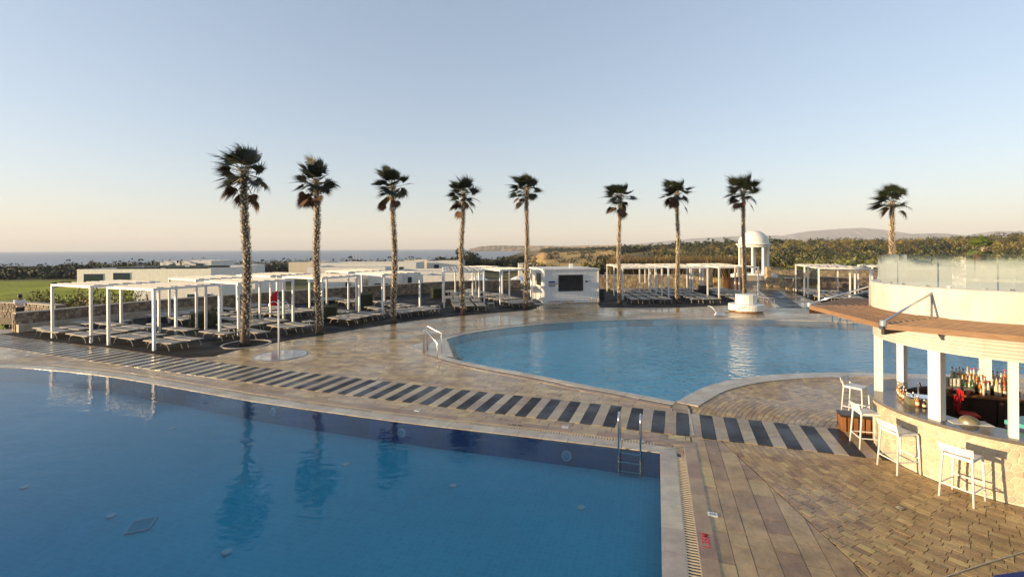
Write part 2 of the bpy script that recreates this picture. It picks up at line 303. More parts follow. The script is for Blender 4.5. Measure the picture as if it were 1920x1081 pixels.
def copy_tree(o, kids, parent=None, **kw):
    c = o.copy(); COL.objects.link(c)
    if parent is not None: c.parent = parent
    for k, kk in kids: copy_tree(k, kk, c)
    return c
def kidtree(o): return [(c, kidtree(c)) for c in sorted([x for x in bpy.data.objects if x.parent == o], key=lambda x: x.name)]
def np_mesh(name, V, T, m, tint=None):
    me = bpy.data.meshes.new(name); nv, nf = len(V), len(T)
    me.vertices.add(nv); me.vertices.foreach_set('co', V.astype(np.float32).ravel())
    k = T.shape[1]; me.loops.add(nf * k); me.loops.foreach_set('vertex_index', T.astype(np.int32).ravel())
    me.polygons.add(nf); me.polygons.foreach_set('loop_start', np.arange(0, nf * k, k, dtype=np.int32)); me.polygons.foreach_set('loop_total', np.full(nf, k, dtype=np.int32))
    me.materials.append(m)
    if tint is not None:
        at = me.attributes.new('tint', 'FLOAT', 'FACE'); at.data.foreach_set('value', tint.astype(np.float32))
    me.update(calc_edges=True); return me
def clip(poly, a, b, c):
    """keep a*x+b*y<=c"""
    out = []
    for i in range(len(poly)):
        p, q = poly[i], poly[(i + 1) % len(poly)]
        dp, dq = a * p[0] + b * p[1] - c, a * q[0] + b * q[1] - c
        if dp <= 0: out.append(p)
        if dp * dq < 0:
            t = dp / (dp - dq); out.append((p[0] + (q[0] - p[0]) * t, p[1] + (q[1] - p[1]) * t))
    return out
def inside(p, poly):
    x, y = p; c = False; n = len(poly); j = n - 1
    for i in range(n):
        xi, yi = poly[i]; xj, yj = poly[j]
        if (yi > y) != (yj > y) and x < (xj - xi) * (y - yi) / (yj - yi) + xi: c = not c
        j = i
    return c
def area(p): return abs(sum(p[i][0] * p[(i + 1) % len(p)][1] - p[(i + 1) % len(p)][0] * p[i][1] for i in range(len(p)))) / 2
def smooth_line(pts, n=6):
    out = []
    P = [pts[0]] + list(pts) + [pts[-1]]
    for i in range(1, len(P) - 2):
        p0, p1, p2, p3 = [Vector(p) for p in P[i - 1:i + 3]]
        for k in range(n):
            t = k / n
            out.append(tuple(0.5 * ((2 * p1) + (p2 - p0) * t + (2 * p0 - 5 * p1 + 4 * p2 - p3) * t * t + (3 * p1 - p0 - 3 * p2 + p3) * t ** 3)))
    out.append(tuple(pts[-1])); return out
def offset(line, d, closed=False):
    """offset polyline to its left by d"""
    out = []; n = len(line)
    for i, p in enumerate(line):
        p = Vector(p)
        a = Vector(line[i - 1]) if (i > 0 or closed) else None; b = Vector(line[(i + 1) % n]) if (i < n - 1 or closed) else None
        d1 = (p - a).normalized() if a is not None else (b - p).normalized(); d2 = (b - p).normalized() if b is not None else d1
        n1 = Vector((-d1.y, d1.x)); n2 = Vector((-d2.y, d2.x)); m = (n1 + n2).normalized(); k = 1 / max(0.45, m.dot(n1))
        out.append(tuple(p + m * d * k))
    return out
def resample(line, step):
    out = [tuple(line[0])]; acc = 0; 
    for i in range(len(line) - 1):
        a, b = Vector(line[i]), Vector(line[i + 1]); L = (b - a).length; pos = step - acc
        while pos <= L: out.append(tuple(a + (b - a) * (pos / L))); pos += step
        acc = L - (pos - step)
    return out
def strip(line1, line2, z0, z1, mb, tint=0.5):
    for i in range(len(line1) - 1): mb.prism([line1[i], line1[i + 1], line2[i + 1], line2[i]], z0, z1, tint)
def sheet(name, outer, holes, z, m, **kw):
    loops = [[Vector((p[0], p[1], z)) for p in outer]] + [[Vector((p[0], p[1], z)) for p in h] for h in holes]
    tri = tessellate_polygon(loops); V = [v for l in loops for v in l]
    me = bpy.data.meshes.new(name); T = []
    for a, b, c in tri:
        if (V[b] - V[a]).cross(V[c] - V[a]).z < 0: a, c = c, a
        T.append((a, b, c))
    me.from_pydata([tuple(v) for v in V], [], T); me.materials.append(m); me.update()
    return link(name, me, **kw)
# ------------------------------------------------------------------ plan geometry
AX = Vector((0.9557, -0.2943)); BX = Vector((0.2943, 0.9557))
BC = Vector((9.85, 9.5)); BR = 2.05
p1top = [(-34, 16.6), (-26, 17.9), (-19.4, 17.8), (-17.1, 17.35), (-14.2, 16.45), (-12.0, 15.55), (-9.1, 14.3), (-7.0, 13.42), (-2.99, 11.98), (0, 11.06), (3.15, 10.07)]
p1top = smooth_line(p1top, 5)
p1right = [(3.15, 10.07), (3.15 - .3079 * 12, -1.93)]
POOL1 = p1top + [p1right[1], (-34, -1.93)]
p2low = smooth_line([G(818, 661), G(850, 673), G(933, 690), G(1000, 702), G(1100, 722), G(1167, 734), G(1233, 747), G(1268, 753)], 3)
p2arc = smooth_line([G(1268, 753), G(1290, 741), G(1330, 722.5), G(1400, 707.5), G(1490, 700), G(1600, 698), G(1700, 701), (19, 15.8), (27, 14.4), (40, 13)], 4)
p2top = smooth_line([(40, 21), (30, 24), G(1640, 607), G(1572, 603), G(1500, 601), G(1400, 598), G(1300, 597.5), G(1200, 598.5), G(1100, 602), G(1000, 609), G(900, 621), G(850, 632), G(820, 643), G(818, 661)], 4)
POOL2 = p2low[:-1] + p2arc + p2top[:-1]
def pathc(x): return 13.2 - 0.352 * x + (0.0016 * x * x if x < 0 else 0)
# ------------------------------------------------------------------ ground: terrain
def smst(a, b, x):
    t = max(0, min(1, (x - a) / (b - a))); return t * t * (3 - 2 * t)
def lerp_tab(tab, x):
    if x <= tab[0][0]: return tab[0][1]
    for (a, b), (c, d) in zip(tab, tab[1:]):
        if x <= c: return b + (d - b) * (x - a) / (c - a)
    return tab[-1][1]
SEA = -14.0
COAST = [(-3.2, 330), (-1.09, 400), (-0.5, 430), (-0.2, 470), (-0.03, 560), (0.0, 900), (0.035, 2400), (0.06, 4200), (0.2, 6000)]
CREST = [(0.02, -2.0), (0.08, 1.0), (0.2, 1.8), (0.4, 3.8), (0.6, 6.2), (0.8, 7.8), (1.09, 11.5), (2.5, 13)]
def terr(x, y):
    if y < 1: return -1.8
    t = x / y; d = y
    lw = -0.45 - 2.55 * smst(44, 70, d + max(0, -t) * 26) if t < 0.06 else -0.45 - 1.3 * smst(58, 90, d)
    if t < 0.06:
        z = lw - 4.5 * smst(100, 320, d) - 1.4 * (1 - smst(46, 56, d))
        cd = lerp_tab(COAST, t)
        z -= 9 * smst(cd * 0.9, cd * 1.04, d)
        return z
    c = lerp_tab(CREST, t)
    low = lw - 2.2 * smst(90, 170, d)
    k = smst(0.06, 0.28, t)
    z = -1.4 * (1 - smst(46, 54, d)) + low + (c - low) * smst(150 * (1 - k) + 95 * k, 1200 * (1 - k) + 400 * k, d)
    z += 1.2 * math.sin(x * 0.021 + 1) * math.sin(y * 0.013) * smst(120, 260, d) * k
    cd = lerp_tab(COAST, t)
    if t < 0.12: z -= 25 * smst(cd * 0.85, cd * 1.0, d)
    return z
def gcol(x, y):
    if y < 1: return (0.12, 0.10, 0.05)
    t = x / y
    if t < -0.35 and 48 < y < 122 and t < -0.60 + 0.2 * 0: return (0.32, 0.34, 0.05)
    if t < 0.06 and y < 130: return (0.13, 0.12, 0.05)
    if t < 0: return (0.10, 0.095, 0.045)
    if 0.02 < t < 0.24 and 120 < y < 700: return (0.52, 0.34, 0.13)
    if 0.28 < t < 0.6 and 100 < y < 150: return (0.36, 0.26, 0.12)
    if y < 84 and t > 0.1: return (0.34, 0.25, 0.10)
    if y > 700: return (0.20, 0.15, 0.085)
    return (0.15, 0.12, 0.055)
ts = [-3.2, -2.6, -2.1, -1.7, -1.4] + [round(-1.25 + 0.0125 * i, 4) for i in range(200)] + [1.4, 1.7, 2.1, 2.6, 3.2]
ds = [1.5, 10, 20, 30, 40, 46, 50, 54, 58, 62, 67, 72, 78, 85, 92, 100, 110, 122, 135, 150, 170, 190, 215, 240, 270, 300, 335, 360, 380, 400, 420, 440, 465, 500, 560, 640, 750, 900, 1100, 1400, 1800, 2400, 3200, 4500]
V = []; Cc = []
for d in ds:
    for t in ts: V.append((t * d, d, terr(t * d, d))); Cc.append((*gcol(t * d, d), 1))
nT = len(ts); Fq = [(i * nT + j, i * nT + j + 1, (i + 1) * nT + j + 1, (i + 1) * nT + j) for i in range(len(ds) - 1) for j in range(nT - 1)]
b0 = len(V); V += [(-60, 1.5, -1.85), (60, 1.5, -1.85), (60, -80, -1.85), (-60, -80, -1.85)]; Cc += [(0.1, 0.1, 0.05, 1)] * 4; Fq.append((b0, b0 + 3, b0 + 2, b0 + 1))
me = bpy.data.meshes.new('ground'); me.from_pydata(V, [], Fq); me.materials.append(M['terrain'])
ca = me.color_attributes.new('gcol', 'FLOAT_COLOR', 'POINT'); ca.data.foreach_set('color', [c for q in Cc for c in q])
me.polygons.foreach_set('use_smooth', [True] * len(Fq)); me.update()
link('ground', me, kind='structure', label='dry coastal land with lawn and fields sloping to the sea')
mb = MB(); mb.poly([(-14000, -3000, SEA), (9000, -3000, SEA), (9000, 12500, SEA), (-14000, 12500, SEA)])
mb.build('sea', M['sea'], kind='structure')
# headland and mountains
def ridge(name, pts, depth, m, z0, label, jag=0.0, steps=3):
    """pts: (px, py_top, Y); solid mound with front slope"""
    rr = random.Random(hash(name) % 1000 if False else len(name))
    L = []
    for (a, b) in zip(pts, pts[1:]):
        n = max(1, int(abs(b[0] - a[0]) / 4))
        for k in range(n):
            t = k / n; L.append([a[i] + (b[i] - a[i]) * t for i in range(3)])
    L.append(list(pts[-1]))
    V = []; Fc = []; prof = [(-1.0, 0.0), (-0.75, 0.35), (-0.45, 0.62), (-0.2, 0.86), (0, 1.0), (0.5, 0.8), (1.0, 0.0)]
    for (px, py, Y) in L:
        zt = ZT(py, Y, px) + rr.uniform(-jag, jag)
        for (u, h) in prof:
            YY = Y + u * depth; V.append((XT(px, Y) + rr.uniform(-1, 1) * jag * 4, YY + rr.uniform(-1, 1) * jag * 4, z0 + (zt - z0) * h * (1 + (rr.uniform(-.08, .08) if h not in (0, 1.0) else 0))))
    k = len(prof)
    for i in range(len(L) - 1):
        for j in range(k - 1): Fc.append((i * k + j, (i + 1) * k + j, (i + 1) * k + j + 1, i * k + j + 1))
    me = bpy.data.meshes.new(name); me.from_pydata(V, [], Fc); me.materials.append(m); me.update()
    if jag < 1: me.polygons.foreach_set('use_smooth', [True] * len(Fc))
    return link(name, me, kind='structure', label=label)
ridge('headland', [(880, 466.5, 3000), (897, 462.5, 3000), (925, 460, 3000), (985, 460.5, 2950), (1060, 461, 2700), (1150, 459, 2300), (1250, 459, 2000), (1330, 462, 1800)], 160, M['cliff'], SEA - 6, 'low sandy headland with cliffs across the bay', 1.2)
ridge('mountain', [(1300, 461, 7000), (1380, 457, 7000), (1440, 449, 7000), (1480, 439, 7000), (1520, 433, 7000), (1570, 429, 7000), (1615, 427, 7000), (1660, 431, 7000), (1700, 437, 7000), (1745, 446, 7000), (1790, 455, 7000)], 900, M['mountain'], -20, 'distant blue rounded mountain behind the ninth palm', 3)
ridge('mountain', [(1660, 446, 5600), (1700, 439, 5600), (1760, 437, 5600), (1800, 440, 5600), (1850, 447, 5600), (1900, 457, 5600)], 500, M['mountain'], -20, 'low distant ridge right of the mountain', 3)
ridge('mountain', [(1780, 449, 6400), (1830, 440, 6400), (1870, 433, 6400), (1920, 434, 6400), (1990, 436, 6400), (2080, 428, 6400), (2300, 436, 6400), (2500, 450, 6400)], 700, M['mountain'], -20, 'distant blue ridge at the right edge', 3)
ridge('mountain', [(1180, 458, 8300), (1240, 453, 8300), (1300, 447, 8300), (1370, 443, 8300), (1450, 441, 8300), (1520, 445, 8300)], 900, M['mountain'], -20, 'faintest farthest mountain behind the gazebo', 3)
# ------------------------------------------------------------------ deck
NECK = [(-45, -1.9), (-45, 24.5), (-27.3, 26.6), (-24.6, 31.0), (-20.9, 36.0), (-11.1, 45.1), (-5.6, 49.1), (0.85, 50.4), (1.2, 49.8), (22.0, 49.8), (24.5, 52), (30, 52), (32, 47.5), (50, 47), (50, -1.9)]
deck = sheet('deck', NECK, [POOL1[::-1], POOL2], -0.012, M['grout'], kind='structure', label='stone paved pool deck')
def ok_paver(q, m=0.12):
    return True
def in_water(q):
    ins = [inside(p, POOL1) or inside(p, POOL2) for p in q]
    return any(ins)
FARP = sheet('deck_surface', [(-45, 24.5), (-45, 19.5), (-16, 19.5), (-9, 20.3)] + [p for p in p2top[::-1]] + [(50, 21), (50, 47), (32, 47.5), (30, 52), (24.5, 52), (22.0, 49.8), (1.2, 49.8), (0.85, 50.4), (-5.6, 49.1), (-11.1, 45.1), (-20.9, 36.0), (-24.6, 31.0), (-27.3, 26.6)], [], -0.004, M['deckfar'], kind='structure', label='wet paving in front of the loungers')
pav = []   # (dist, poly, tint, material)
DARKR = random.Random(3)
def add_pav(q, m, z=0.0):
    if len(q) < 3 or area(q) < 0.004: return
    cx = sum(p[0] for p in q) / len(q); cy = sum(p[1] for p in q) / len(q)
    if cy < 5.6: return
    px = 960 + F * cx / cy
    if px < -60 or px > 2020: return
    if in_water(q): return
    if (Vector((cx, cy)) - BC).length < BR - 0.2: return
    pav.append((math.hypot(cx, cy), q, DARKR.gauss(0.5, 0.24), m, z))
def shrink(q, g):
    cx = sum(p[0] for p in q) / len(q); cy = sum(p[1] for p in q) / len(q); out = []
    for x, y in q:
        L = math.hypot(x - cx, y - cy); k = max(0.3, 1 - g * 1.3 / max(L, 1e-4)); out.append((cx + (x - cx) * k, cy + (y - cy) * k))
    return out
def add_grid(o, u, v, du, dv, nu, nv, stag, clips, m, g=0.006, jit=0.0, rv=None):
    rr = random.Random(int(o[0] * 100) + nu)
    vpos = 0
    for j in range(nv):
        dvv = dv * (1 + (rr.uniform(-.18, .18) if jit else 0)); up = -stag * du * (j % 2) + (rr.uniform(-.3, .3) * du if jit else 0)
        while up < nu * du:
            L = du * (1 + (rr.uniform(-.35, .45) if jit else 0))
            q = [(o[0] + u.x * a + v.x * b, o[1] + u.y * a + v.y * b) for a, b in ((up + g, vpos + g), (up + L - g, vpos + g), (up + L - g, vpos + dvv - g), (up + g, vpos + dvv - g))]
            up += L
            for c in clips:
                if len(q) > 2: q = clip(q, *c)
            add_pav(q, m)
        vpos += dvv
# zone A: long planks right of near pool (parallel to right edge), limited by X<4.75 and below path
nrm = Vector((0.944, -0.33)); nv_ = Vector((0.33, 0.944))
pc = nv_.x * 0 + nv_.y * (13.2 - 0.79 / 0.944 * 1.0)
PLOW = nv_.dot(Vector((0, 13.2))) - 0.80; PUP = PLOW + 1.6
o = Vector((3.15, 10.07)) + AX * 0.70 - BX * 6.5
add_grid(o, BX, AX, 0.55, 0.29, 14, 14, 0.5, [(1, 0, 4.72), (nv_.x, nv_.y, PLOW)], 'paver', g=0.0045, jit=1)
# zone B: concentric bricks around the bar
for k in range(0, 60):
    r0 = BR + 0.0 + k * 0.117 + 0.02; n = int(2 * math.pi * r0 / 0.215)
    off = DARKR.random()
    for i in range(n):
        a0 = 2 * math.pi * (i + off + 0.02) / n; a1 = 2 * math.pi * (i + off + 0.98) / n
        am = (a0 + a1) / 2
        if math.cos(am) > 0.35 and r0 < 6: continue
        q = [(BC.x + r * math.cos(a), BC.y + r * math.sin(a)) for r, a in ((r0 + .005, a0), (r0 + .113, a0), (r0 + .113, a1), (r0 + .005, a1))]
        if nv_.dot(Vector(q[0])) < PLOW + 0.3:
            q2 = clip(clip(q, -1, 0, -4.74), nv_.x, nv_.y, PLOW)
            add_pav(q2, 'brick')
        else:
            # above path: only region right of the neck joint and bounded by path
            q2 = clip(clip(q, -nv_.x, -nv_.y, -PUP), -nrm.x * 1, -nrm.y * 1, -nrm.dot(Vector(G(1297, 765))))
            add_pav(q2, 'brick')
# zone C: between pools (left of neck)
nk = nrm.dot(Vector(G(1290, 765)))
o = Vector((4.4, 12.0)) - nrm * 31 + nv_ * 0.2
add_grid(Vector((4.4, 9.4)) - nrm * 34, nrm, nv_, 0.52, 0.26, 68, 44, 0.5, [(nrm.x, nrm.y, nk), (0, 1, 30)], 'paver', g=0.005, jit=1)
pav = [p for p in pav if not (p[3] == 'paver' and False)]
pav.sort(key=lambda p: p[0])
# drop pavers of zone C hidden under stripes
def under_path(q):
    return all(PLOW + 0.05 < nv_.dot(Vector(p)) < PUP - 0.05 and p[0] > 0 for p in q)
pav = [p for p in pav if not under_path(p[1])]
cnt = {'paver': 0, 'brick': 0}; big = {'paver': MB(), 'brick': MB()}
nm = {'paver': 'paving_slab', 'brick': 'paving_brick'}
for d, q, t, m, z in pav:
    zt = DARKR.uniform(-0.0015, 0.0025) + 0.001
    if cnt[m] < 290 and area(q) > 0.012:
        mb = MB(); mb.prism(q, -0.011, zt, t); mb.build(nm[m], M[m], deck); cnt[m] += 1
    else: big[m].prism(q, -0.011, zt, t)
for m in big: big[m].build(nm[m] + 's_beyond', M[m], deck, kind='stuff')
# ------------------------------------------------------------------ striped path
path = link('path', None, kind='structure', label='striped walkway of black and pale stone bars')
x = 8.15; k = 0; z1 = 0.012; first = None
PATHT = []
while x > -29:
    def edge(xc, s):
        c = Vector((xc, pathc(xc))); dx = Vector((1, -0.352 + (0.0032 * xc if xc < 0 else 0))).normalized(); n_ = Vector((-dx.y, dx.x)); return tuple(c + n_ * s)
    xa = x; xb = x - 0.272; xc_ = x - 0.54
    q = [edge(xa, .79), edge(xa, -.79), edge(xb, -.79), edge(xb, .79)]
    MB().prism([tuple(p) for p in q], -0.01, z1, DARKR.random()).build('black_bar', M['darktile'], path)
    for s0, s1 in ((-.79, -.01), (.0, .79)):
        q = [edge(xb - .008, s1), edge(xb - .008, s0), edge(xc_ + .008, s0), edge(xc_ + .008, s1)]
        MB().prism([tuple(p) for p in q], -0.01, z1 - 0.002, DARKR.random()).build('pale_slab', M['lighttile'], path)
    x = xc_; k += 1
# thin joint line in the neck
# ------------------------------------------------------------------ pools
def depth1(x, y):
    d = -(x - 3.15) * BX.x - (y - 10.07) * BX.y
    return .55 + .95 * smst(2.6, 7.5, d) * smst(-1.5, 5.5, -x)
def G_floor(px, py):
    z = -.5
    for _ in range(12): x, y = G(px, py, z); z = -depth1(x, y) + .004
    return x, y, z
def pool(name, loop, depth, zw, mf, mw, mwall, label, coffs, wall_in=0.0):
    b = MB(); n = len(loop)
    for i in range(n):
        p, q = loop[i], loop[(i + 1) % n]; b.poly([(p[0], p[1], -.016), (p[0], p[1], -depth), (q[0], q[1], -depth), (q[0], q[1], -.016)])
    wl = b.build(name + '_basin_wall', mwall, kind='structure')
    if name == 'near_pool':
        xs = [-34.2 + .9 * i for i in range(43)]; ys = [-2.2 + .7 * i for i in range(30)]
        me = bpy.data.meshes.new('near_pool_floor'); me.from_pydata([(x, y, -depth1(x, y)) for y in ys for x in xs], [], [(j * 43 + i, j * 43 + i + 1, (j + 1) * 43 + i + 1, (j + 1) * 43 + i) for j in range(29) for i in range(42)])
        me.materials.append(mf); me.polygons.foreach_set('use_smooth', [True] * len(me.polygons)); me.update(); link('near_pool_floor', me, kind='structure')
    else: sheet(name + '_floor', loop, [], -depth, mf, kind='structure')
    o = sheet(name + '_water', loop, [], zw, mw, kind='structure', label=label)
    bm = bmesh.new(); bm.from_mesh(o.data)
    g = bmesh.ops.extrude_face_region(bm, geom=bm.faces[:]); bmesh.ops.translate(bm, vec=(0, 0, -2.2), verts=[v for v in g['geom'] if isinstance(v, bmesh.types.BMVert)])
    bmesh.ops.recalc_face_normals(bm, faces=bm.faces[:]); bm.to_mesh(o.data); bm.free()
pool('near_pool', POOL1, 1.7, -0.012, M['ptile1'], M['water1'], M['ptile1w'], 'calm deep blue water of the large near pool', None)
pool('far_pool', POOL2, 0.42, -0.012, M['ptile2'], M['water2'], M['ptile2'], 'light blue water of the far curved pool', None)
# coping, grate and kerb round pool 1 (offset to outside: top line runs left->right, outside is left side)
edge1 = p1top[:-1] + [p1right[0], p1right[1]]
e = resample(edge1, 0.6)
# force the corner into the resampled line
ci = min(range(len(e)), key=lambda i: (Vector(e[i]) - Vector(p1right[0])).length); e[ci] = p1right[0]
def ring_pieces(name, line, o0, o1, z0, z1, m, parent, limit=290, gap=0.004):
    L0, L1 = offset(line, o0), offset(line, o1); rest = MB(); c = []
    for i in range(len(line) - 1):
        a0, a1, b1, b0 = [Vector(p) for p in (L0[i], L0[i + 1], L1[i + 1], L1[i])]
        L = (a1 - a0).length + 1e-6; t = gap / L
        q = [tuple(a0.lerp(a1, t)), tuple(a0.lerp(a1, 1 - t)), tuple(b0.lerp(b1, 1 - t)), tuple(b0.lerp(b1, t))]
        c.append((math.hypot(*q[0]), q))
    c.sort(key=lambda s: s[0]); k = 0
    for d, q in c:
        if q[0][1] < 4.5: continue
        if k < limit: MB().prism(q, z0, z1, DARKR.random()).build(name, m, parent); k += 1
        else: rest.prism(q, z0, z1, DARKR.random())
    if rest.v: rest.build(name + 's_beyond', m, parent, kind='stuff')
edge_root = link('near_pool_edge', None, kind='structure', label='stone edge with overflow grate round the near pool')
ring_pieces('coping_stone', e, 0.0, 0.33, -0.05, 0.005, M['coping'], edge_root)
ring_pieces('kerb_stone', e, 0.52, 0.76, -0.05, 0.009, M['kerb'], edge_root)
# channel
L0, L1 = offset(e, 0.325), offset(e, 0.525); mb = MB()
strip(L0, L1, -0.06, -0.008, mb); mb.build('drain_channel', M['black'], edge_root)
# grate bars
fine = resample(edge1, 0.066); FL0, FL1 = offset(fine, 0.335), offset(fine, 0.515); bars = []
cpt = Vector(p1right[0])
for i in range(len(fine) - 1):
    if (Vector(fine[i]) - cpt).length < 0.12: continue
    a, b = Vector(FL0[i]), Vector(FL1[i]); dd = (Vector(FL0[i + 1]) - a); dd.normalize(); h = 0.012
    q = [tuple(a - dd * h), tuple(a + dd * h), tuple(b + dd * h), tuple(b - dd * h)]
    bars.append((math.hypot(*a), q))
bars.sort(key=lambda s: s[0]); rest = MB(); k = 0
for d, q in bars:
    if q[0][1] < 5.5: continue
    if k < 290: MB().prism(q, -0.02, 0.004).build('grate_bar', M['grate'], edge_root); k += 1
    else: rest.prism(q, -0.02, 0.004)
rest.build('grate_bars_beyond', M['grate'], edge_root, kind='stuff')
for o0, o1 in ((0.33, 0.345), (0.505, 0.52)):
    mb = MB(); strip(offset(e, o0), offset(e, o1), -0.02, 0.003, mb); mb.build('grate_rail', M['grate'], edge_root)
# coping of pool 2
edge2 = link('far_pool_edge', None, kind='structure', label='pale stone edge round the far pool')
def outside(line, d):
    return offset(line, d)
e2a = resample(p2low, 0.55)[:-1] + [p2low[-1]]
ring_pieces('coping_stone', e2a, -0.0, -0.30, -0.05, 0.010, M['coping'], edge2)
L0, L1 = offset(e2a, -0.31), offset(e2a, -0.40); mb = MB(); strip(L0, L1, -0.05, 0.003, mb); mb.build('edge_slot', M['black'], edge2)
ring_pieces('kerb_stone', e2a, -0.41, -0.60, -0.05, 0.009, M['kerb'], edge2)
e2b = resample(p2arc, 0.5)
e2b[0] = p2arc[0]
ring_pieces('coping_stone', e2b, -0.0, -0.30, -0.05, 0.012, M['coping'], edge2)
ring_pieces('kerb_stone', e2b, -0.31, -0.62, -0.05, 0.022, M['coping'], edge2)
e2c = resample(p2top, 0.6)
ring_pieces('coping_stone', e2c, -0.0, -0.34, -0.05, 0.010, M['coping'], edge2)
ring_pieces('kerb_stone', e2c, -0.35, -0.60, -0.05, 0.018, M['kerb'], edge2)
# neck joint strip
ja, jb = Vector(G(1300, 815)), Vector(G(1291, 766)); dj = (jb - ja).normalized(); nj = Vector((-dj.y, dj.x))
MB().prism([tuple(ja + nj * .02), tuple(ja - nj * .02), tuple(jb - nj * .02), tuple(jb + nj * .02)], -0.01, 0.0135).build('joint_strip', M['coping'], path)
# underwater fittings
def disc(name, px, py, r, z, m, label, cat, group, ringy=False):
    x, y = G(px, py, z); b = MB()
    if z < -.5: x, y, z = G_floor(px, py)
    if ringy: b.lathe((x, y, z), [(r * 0.6, .02), (r, .02), (r, 0), (r * .6, 0), (r * .6, .02)], 20)
    else: b.lathe((x, y, z), [(0, .02), (r * .9, .018), (r, 0)], 16)
    return b.build(name, m, label=label, cat=cat, group=group)
spots = [(47, 912, 'left edge of the frame'), (209, 966, 'left of the square drain'), (425, 1034, 'nearest the camera in the middle'), (323, 803, 'below the third pergola post reflection'), (468, 833, 'on the shower side'), (648, 870, 'in the middle of the floor'), (850, 910, 'centre right of the floor'), (1090, 951, 'nearest the right pool corner')]
for px, py, s in spots: disc('floor_inlet', px, py, 0.085, -0.545, M['inlet'], 'round pale inlet on the near pool floor, ' + s, 'pool inlet', 'pool floor inlets')
for px, py, s in ((1385, 702, 'nearest the palm reflection'), (1070, 699, 'left of the palm reflection'), (1215, 726, 'closest to the neck')):
    disc('floor_inlet', px - 0, py, 0.09, -0.415, M['inlet'], 'small round inlet on the far pool floor, ' + s, 'pool inlet', 'pool floor inlets')
# lights on the wall of the near pool
for px, py, s in ((512, 772, 'leftmost'), (755, 811, 'middle'), (1061, 854, 'rightmost')):
    best = None
    for i in range(len(p1top) - 1):
        for t in (0, .25, .5, .75):
            p = Vector(p1top[i]).lerp(Vector(p1top[i + 1]), t)
            q = 960 + F * p.x / p.y
            if best is None or abs(q - px) < best[0]: best = (abs(q - px), p, (Vector(p1top[i + 1]) - Vector(p1top[i])).normalized())
    p, d = best[1], best[2]; nI = Vector((d.y, -d.x)); zc = ZT(py, p.y, px); b = MB()
    P = lambda r, a, o: (p.x + d.x * r * math.cos(a) + nI.x * o, p.y + d.y * r * math.cos(a) + nI.y * o, zc + r * math.sin(a))
    for k in range(20):
        a0, a1 = 2 * math.pi * k / 20, 2 * math.pi * (k + 1) / 20
        b.poly([P(.07, a0, .03), P(.07, a1, .03), P(.11, a1, .03), P(.11, a0, .03)]); b.poly([P(.11, a0, .03), P(.11, a1, .03), P(.125, a1, .0), P(.125, a0, .0)])
    t_ = b.build('pool_light', M['ring'], label='round underwater light in the near pool wall, ' + s + ' of three', cat='pool light', group='underwater pool lights')
    b = MB(); b.poly([P(.07, 2 * math.pi * k / 20, .02) for k in range(20)]); b.build('lens', M['ptile1'], t_)
# floor drain
c = Vector(G_floor(265, 985)); t_ = thing('floor_drain', 'square pale framed drain on the near pool floor', 'drain', (c.x, c.y, c.z + .01), R(28))
e_ = .2; gr_ = Vector((depth1(c.x + e_, c.y) - depth1(c.x - e_, c.y), depth1(c.x, c.y + e_) - depth1(c.x, c.y - e_), 2 * e_)).normalized()
t_.rotation_mode = 'QUATERNION'; t_.rotation_quaternion = gr_.to_track_quat('Z', 'Y') @ Matrix.Rotation(R(28), 4, 'Z').to_quaternion()
b = MB()
for s in (-1, 1): b.box((0, s * .15, .01), (.42, .025, .02)); b.box((s * .2, 0, .01), (.025, .3, .02))
b.build('frame', M['ring'], t_)
b = MB()
for i in range(11): b.box((-.17 + i * .034, 0, .008), (.018, .27, .012))
b.build('slats', M['ptile1'], t_, kind='stuff')
# depth marks
def text(s, size, loc, xdir, ydir, m, name, **kw):
    cu = bpy.data.curves.new(name, 'FONT'); cu.body = s; cu.size = size; cu.extrude = 0.001; cu.offset = size * 0.02; cu.align_x = 'CENTER'; cu.align_y = 'CENTER'
    o = bpy.data.objects.new(name, cu); COL.objects.link(o); dg = bpy.context.evaluated_depsgraph_get(); me = bpy.data.meshes.new_from_object(o.evaluated_get(dg)); COL.objects.unlink(o); bpy.data.objects.remove(o)
    me.materials.clear(); me.materials.append(m)
    o = bpy.data.objects.new(name, me); COL.objects.link(o); z = Vector(xdir).cross(Vector(ydir))
    mt = Matrix((( xdir[0], ydir[0], z[0], loc[0]), (xdir[1], ydir[1], z[1], loc[1]), (xdir[2], ydir[2], z[2], loc[2]), (0, 0, 0, 1))); o.matrix_world = mt
    tag(o, **kw); return o
c = Vector((3.15, 10.07)) + AX * 0.64; d = (Vector(G(1318, 1000)).y - 10.07) / BX.y; c = c + BX * d
text('1.35M', 0.155, (c.x, c.y, .0105), (BX.x, BX.y, 0), (-AX.x, -AX.y, 0), M['red'], 'depth_mark', label='red 1.35M depth mark painted on the right kerb', cat='depth mark')
c = Vector(G(965, 797)); text('1.35 M', 0.13, (c.x, c.y, .0105), (AX.x, AX.y, 0), (BX.x, BX.y, 0), M['black'], 'depth_mark', label='small dark 1.35 M depth mark on the far kerb', cat='depth mark')
for px, py, s in ((1336, 964, 'by the right pool edge'), (1060, 800, 'near the pale missing stripe'), (783, 769, 'before the middle of the striped path')):
    c = Vector(G(px, py)); t_ = thing('floor_sign', 'small white sign plate set in the deck ' + s, 'sign', (c.x, c.y, .004), R(-17), 'white plates in the deck')
    MB().box((0, 0, 0), (.15, .12, .012)).build('plate', M['white'], t_)
    mm = MB(); mm.lathe((-.015, 0, .0075), [(.02, 0), (.032, 0)], 14); mm.box((.035, 0, .0075), (.012, .07, .001)); mm.build('symbol', M['black'], t_)
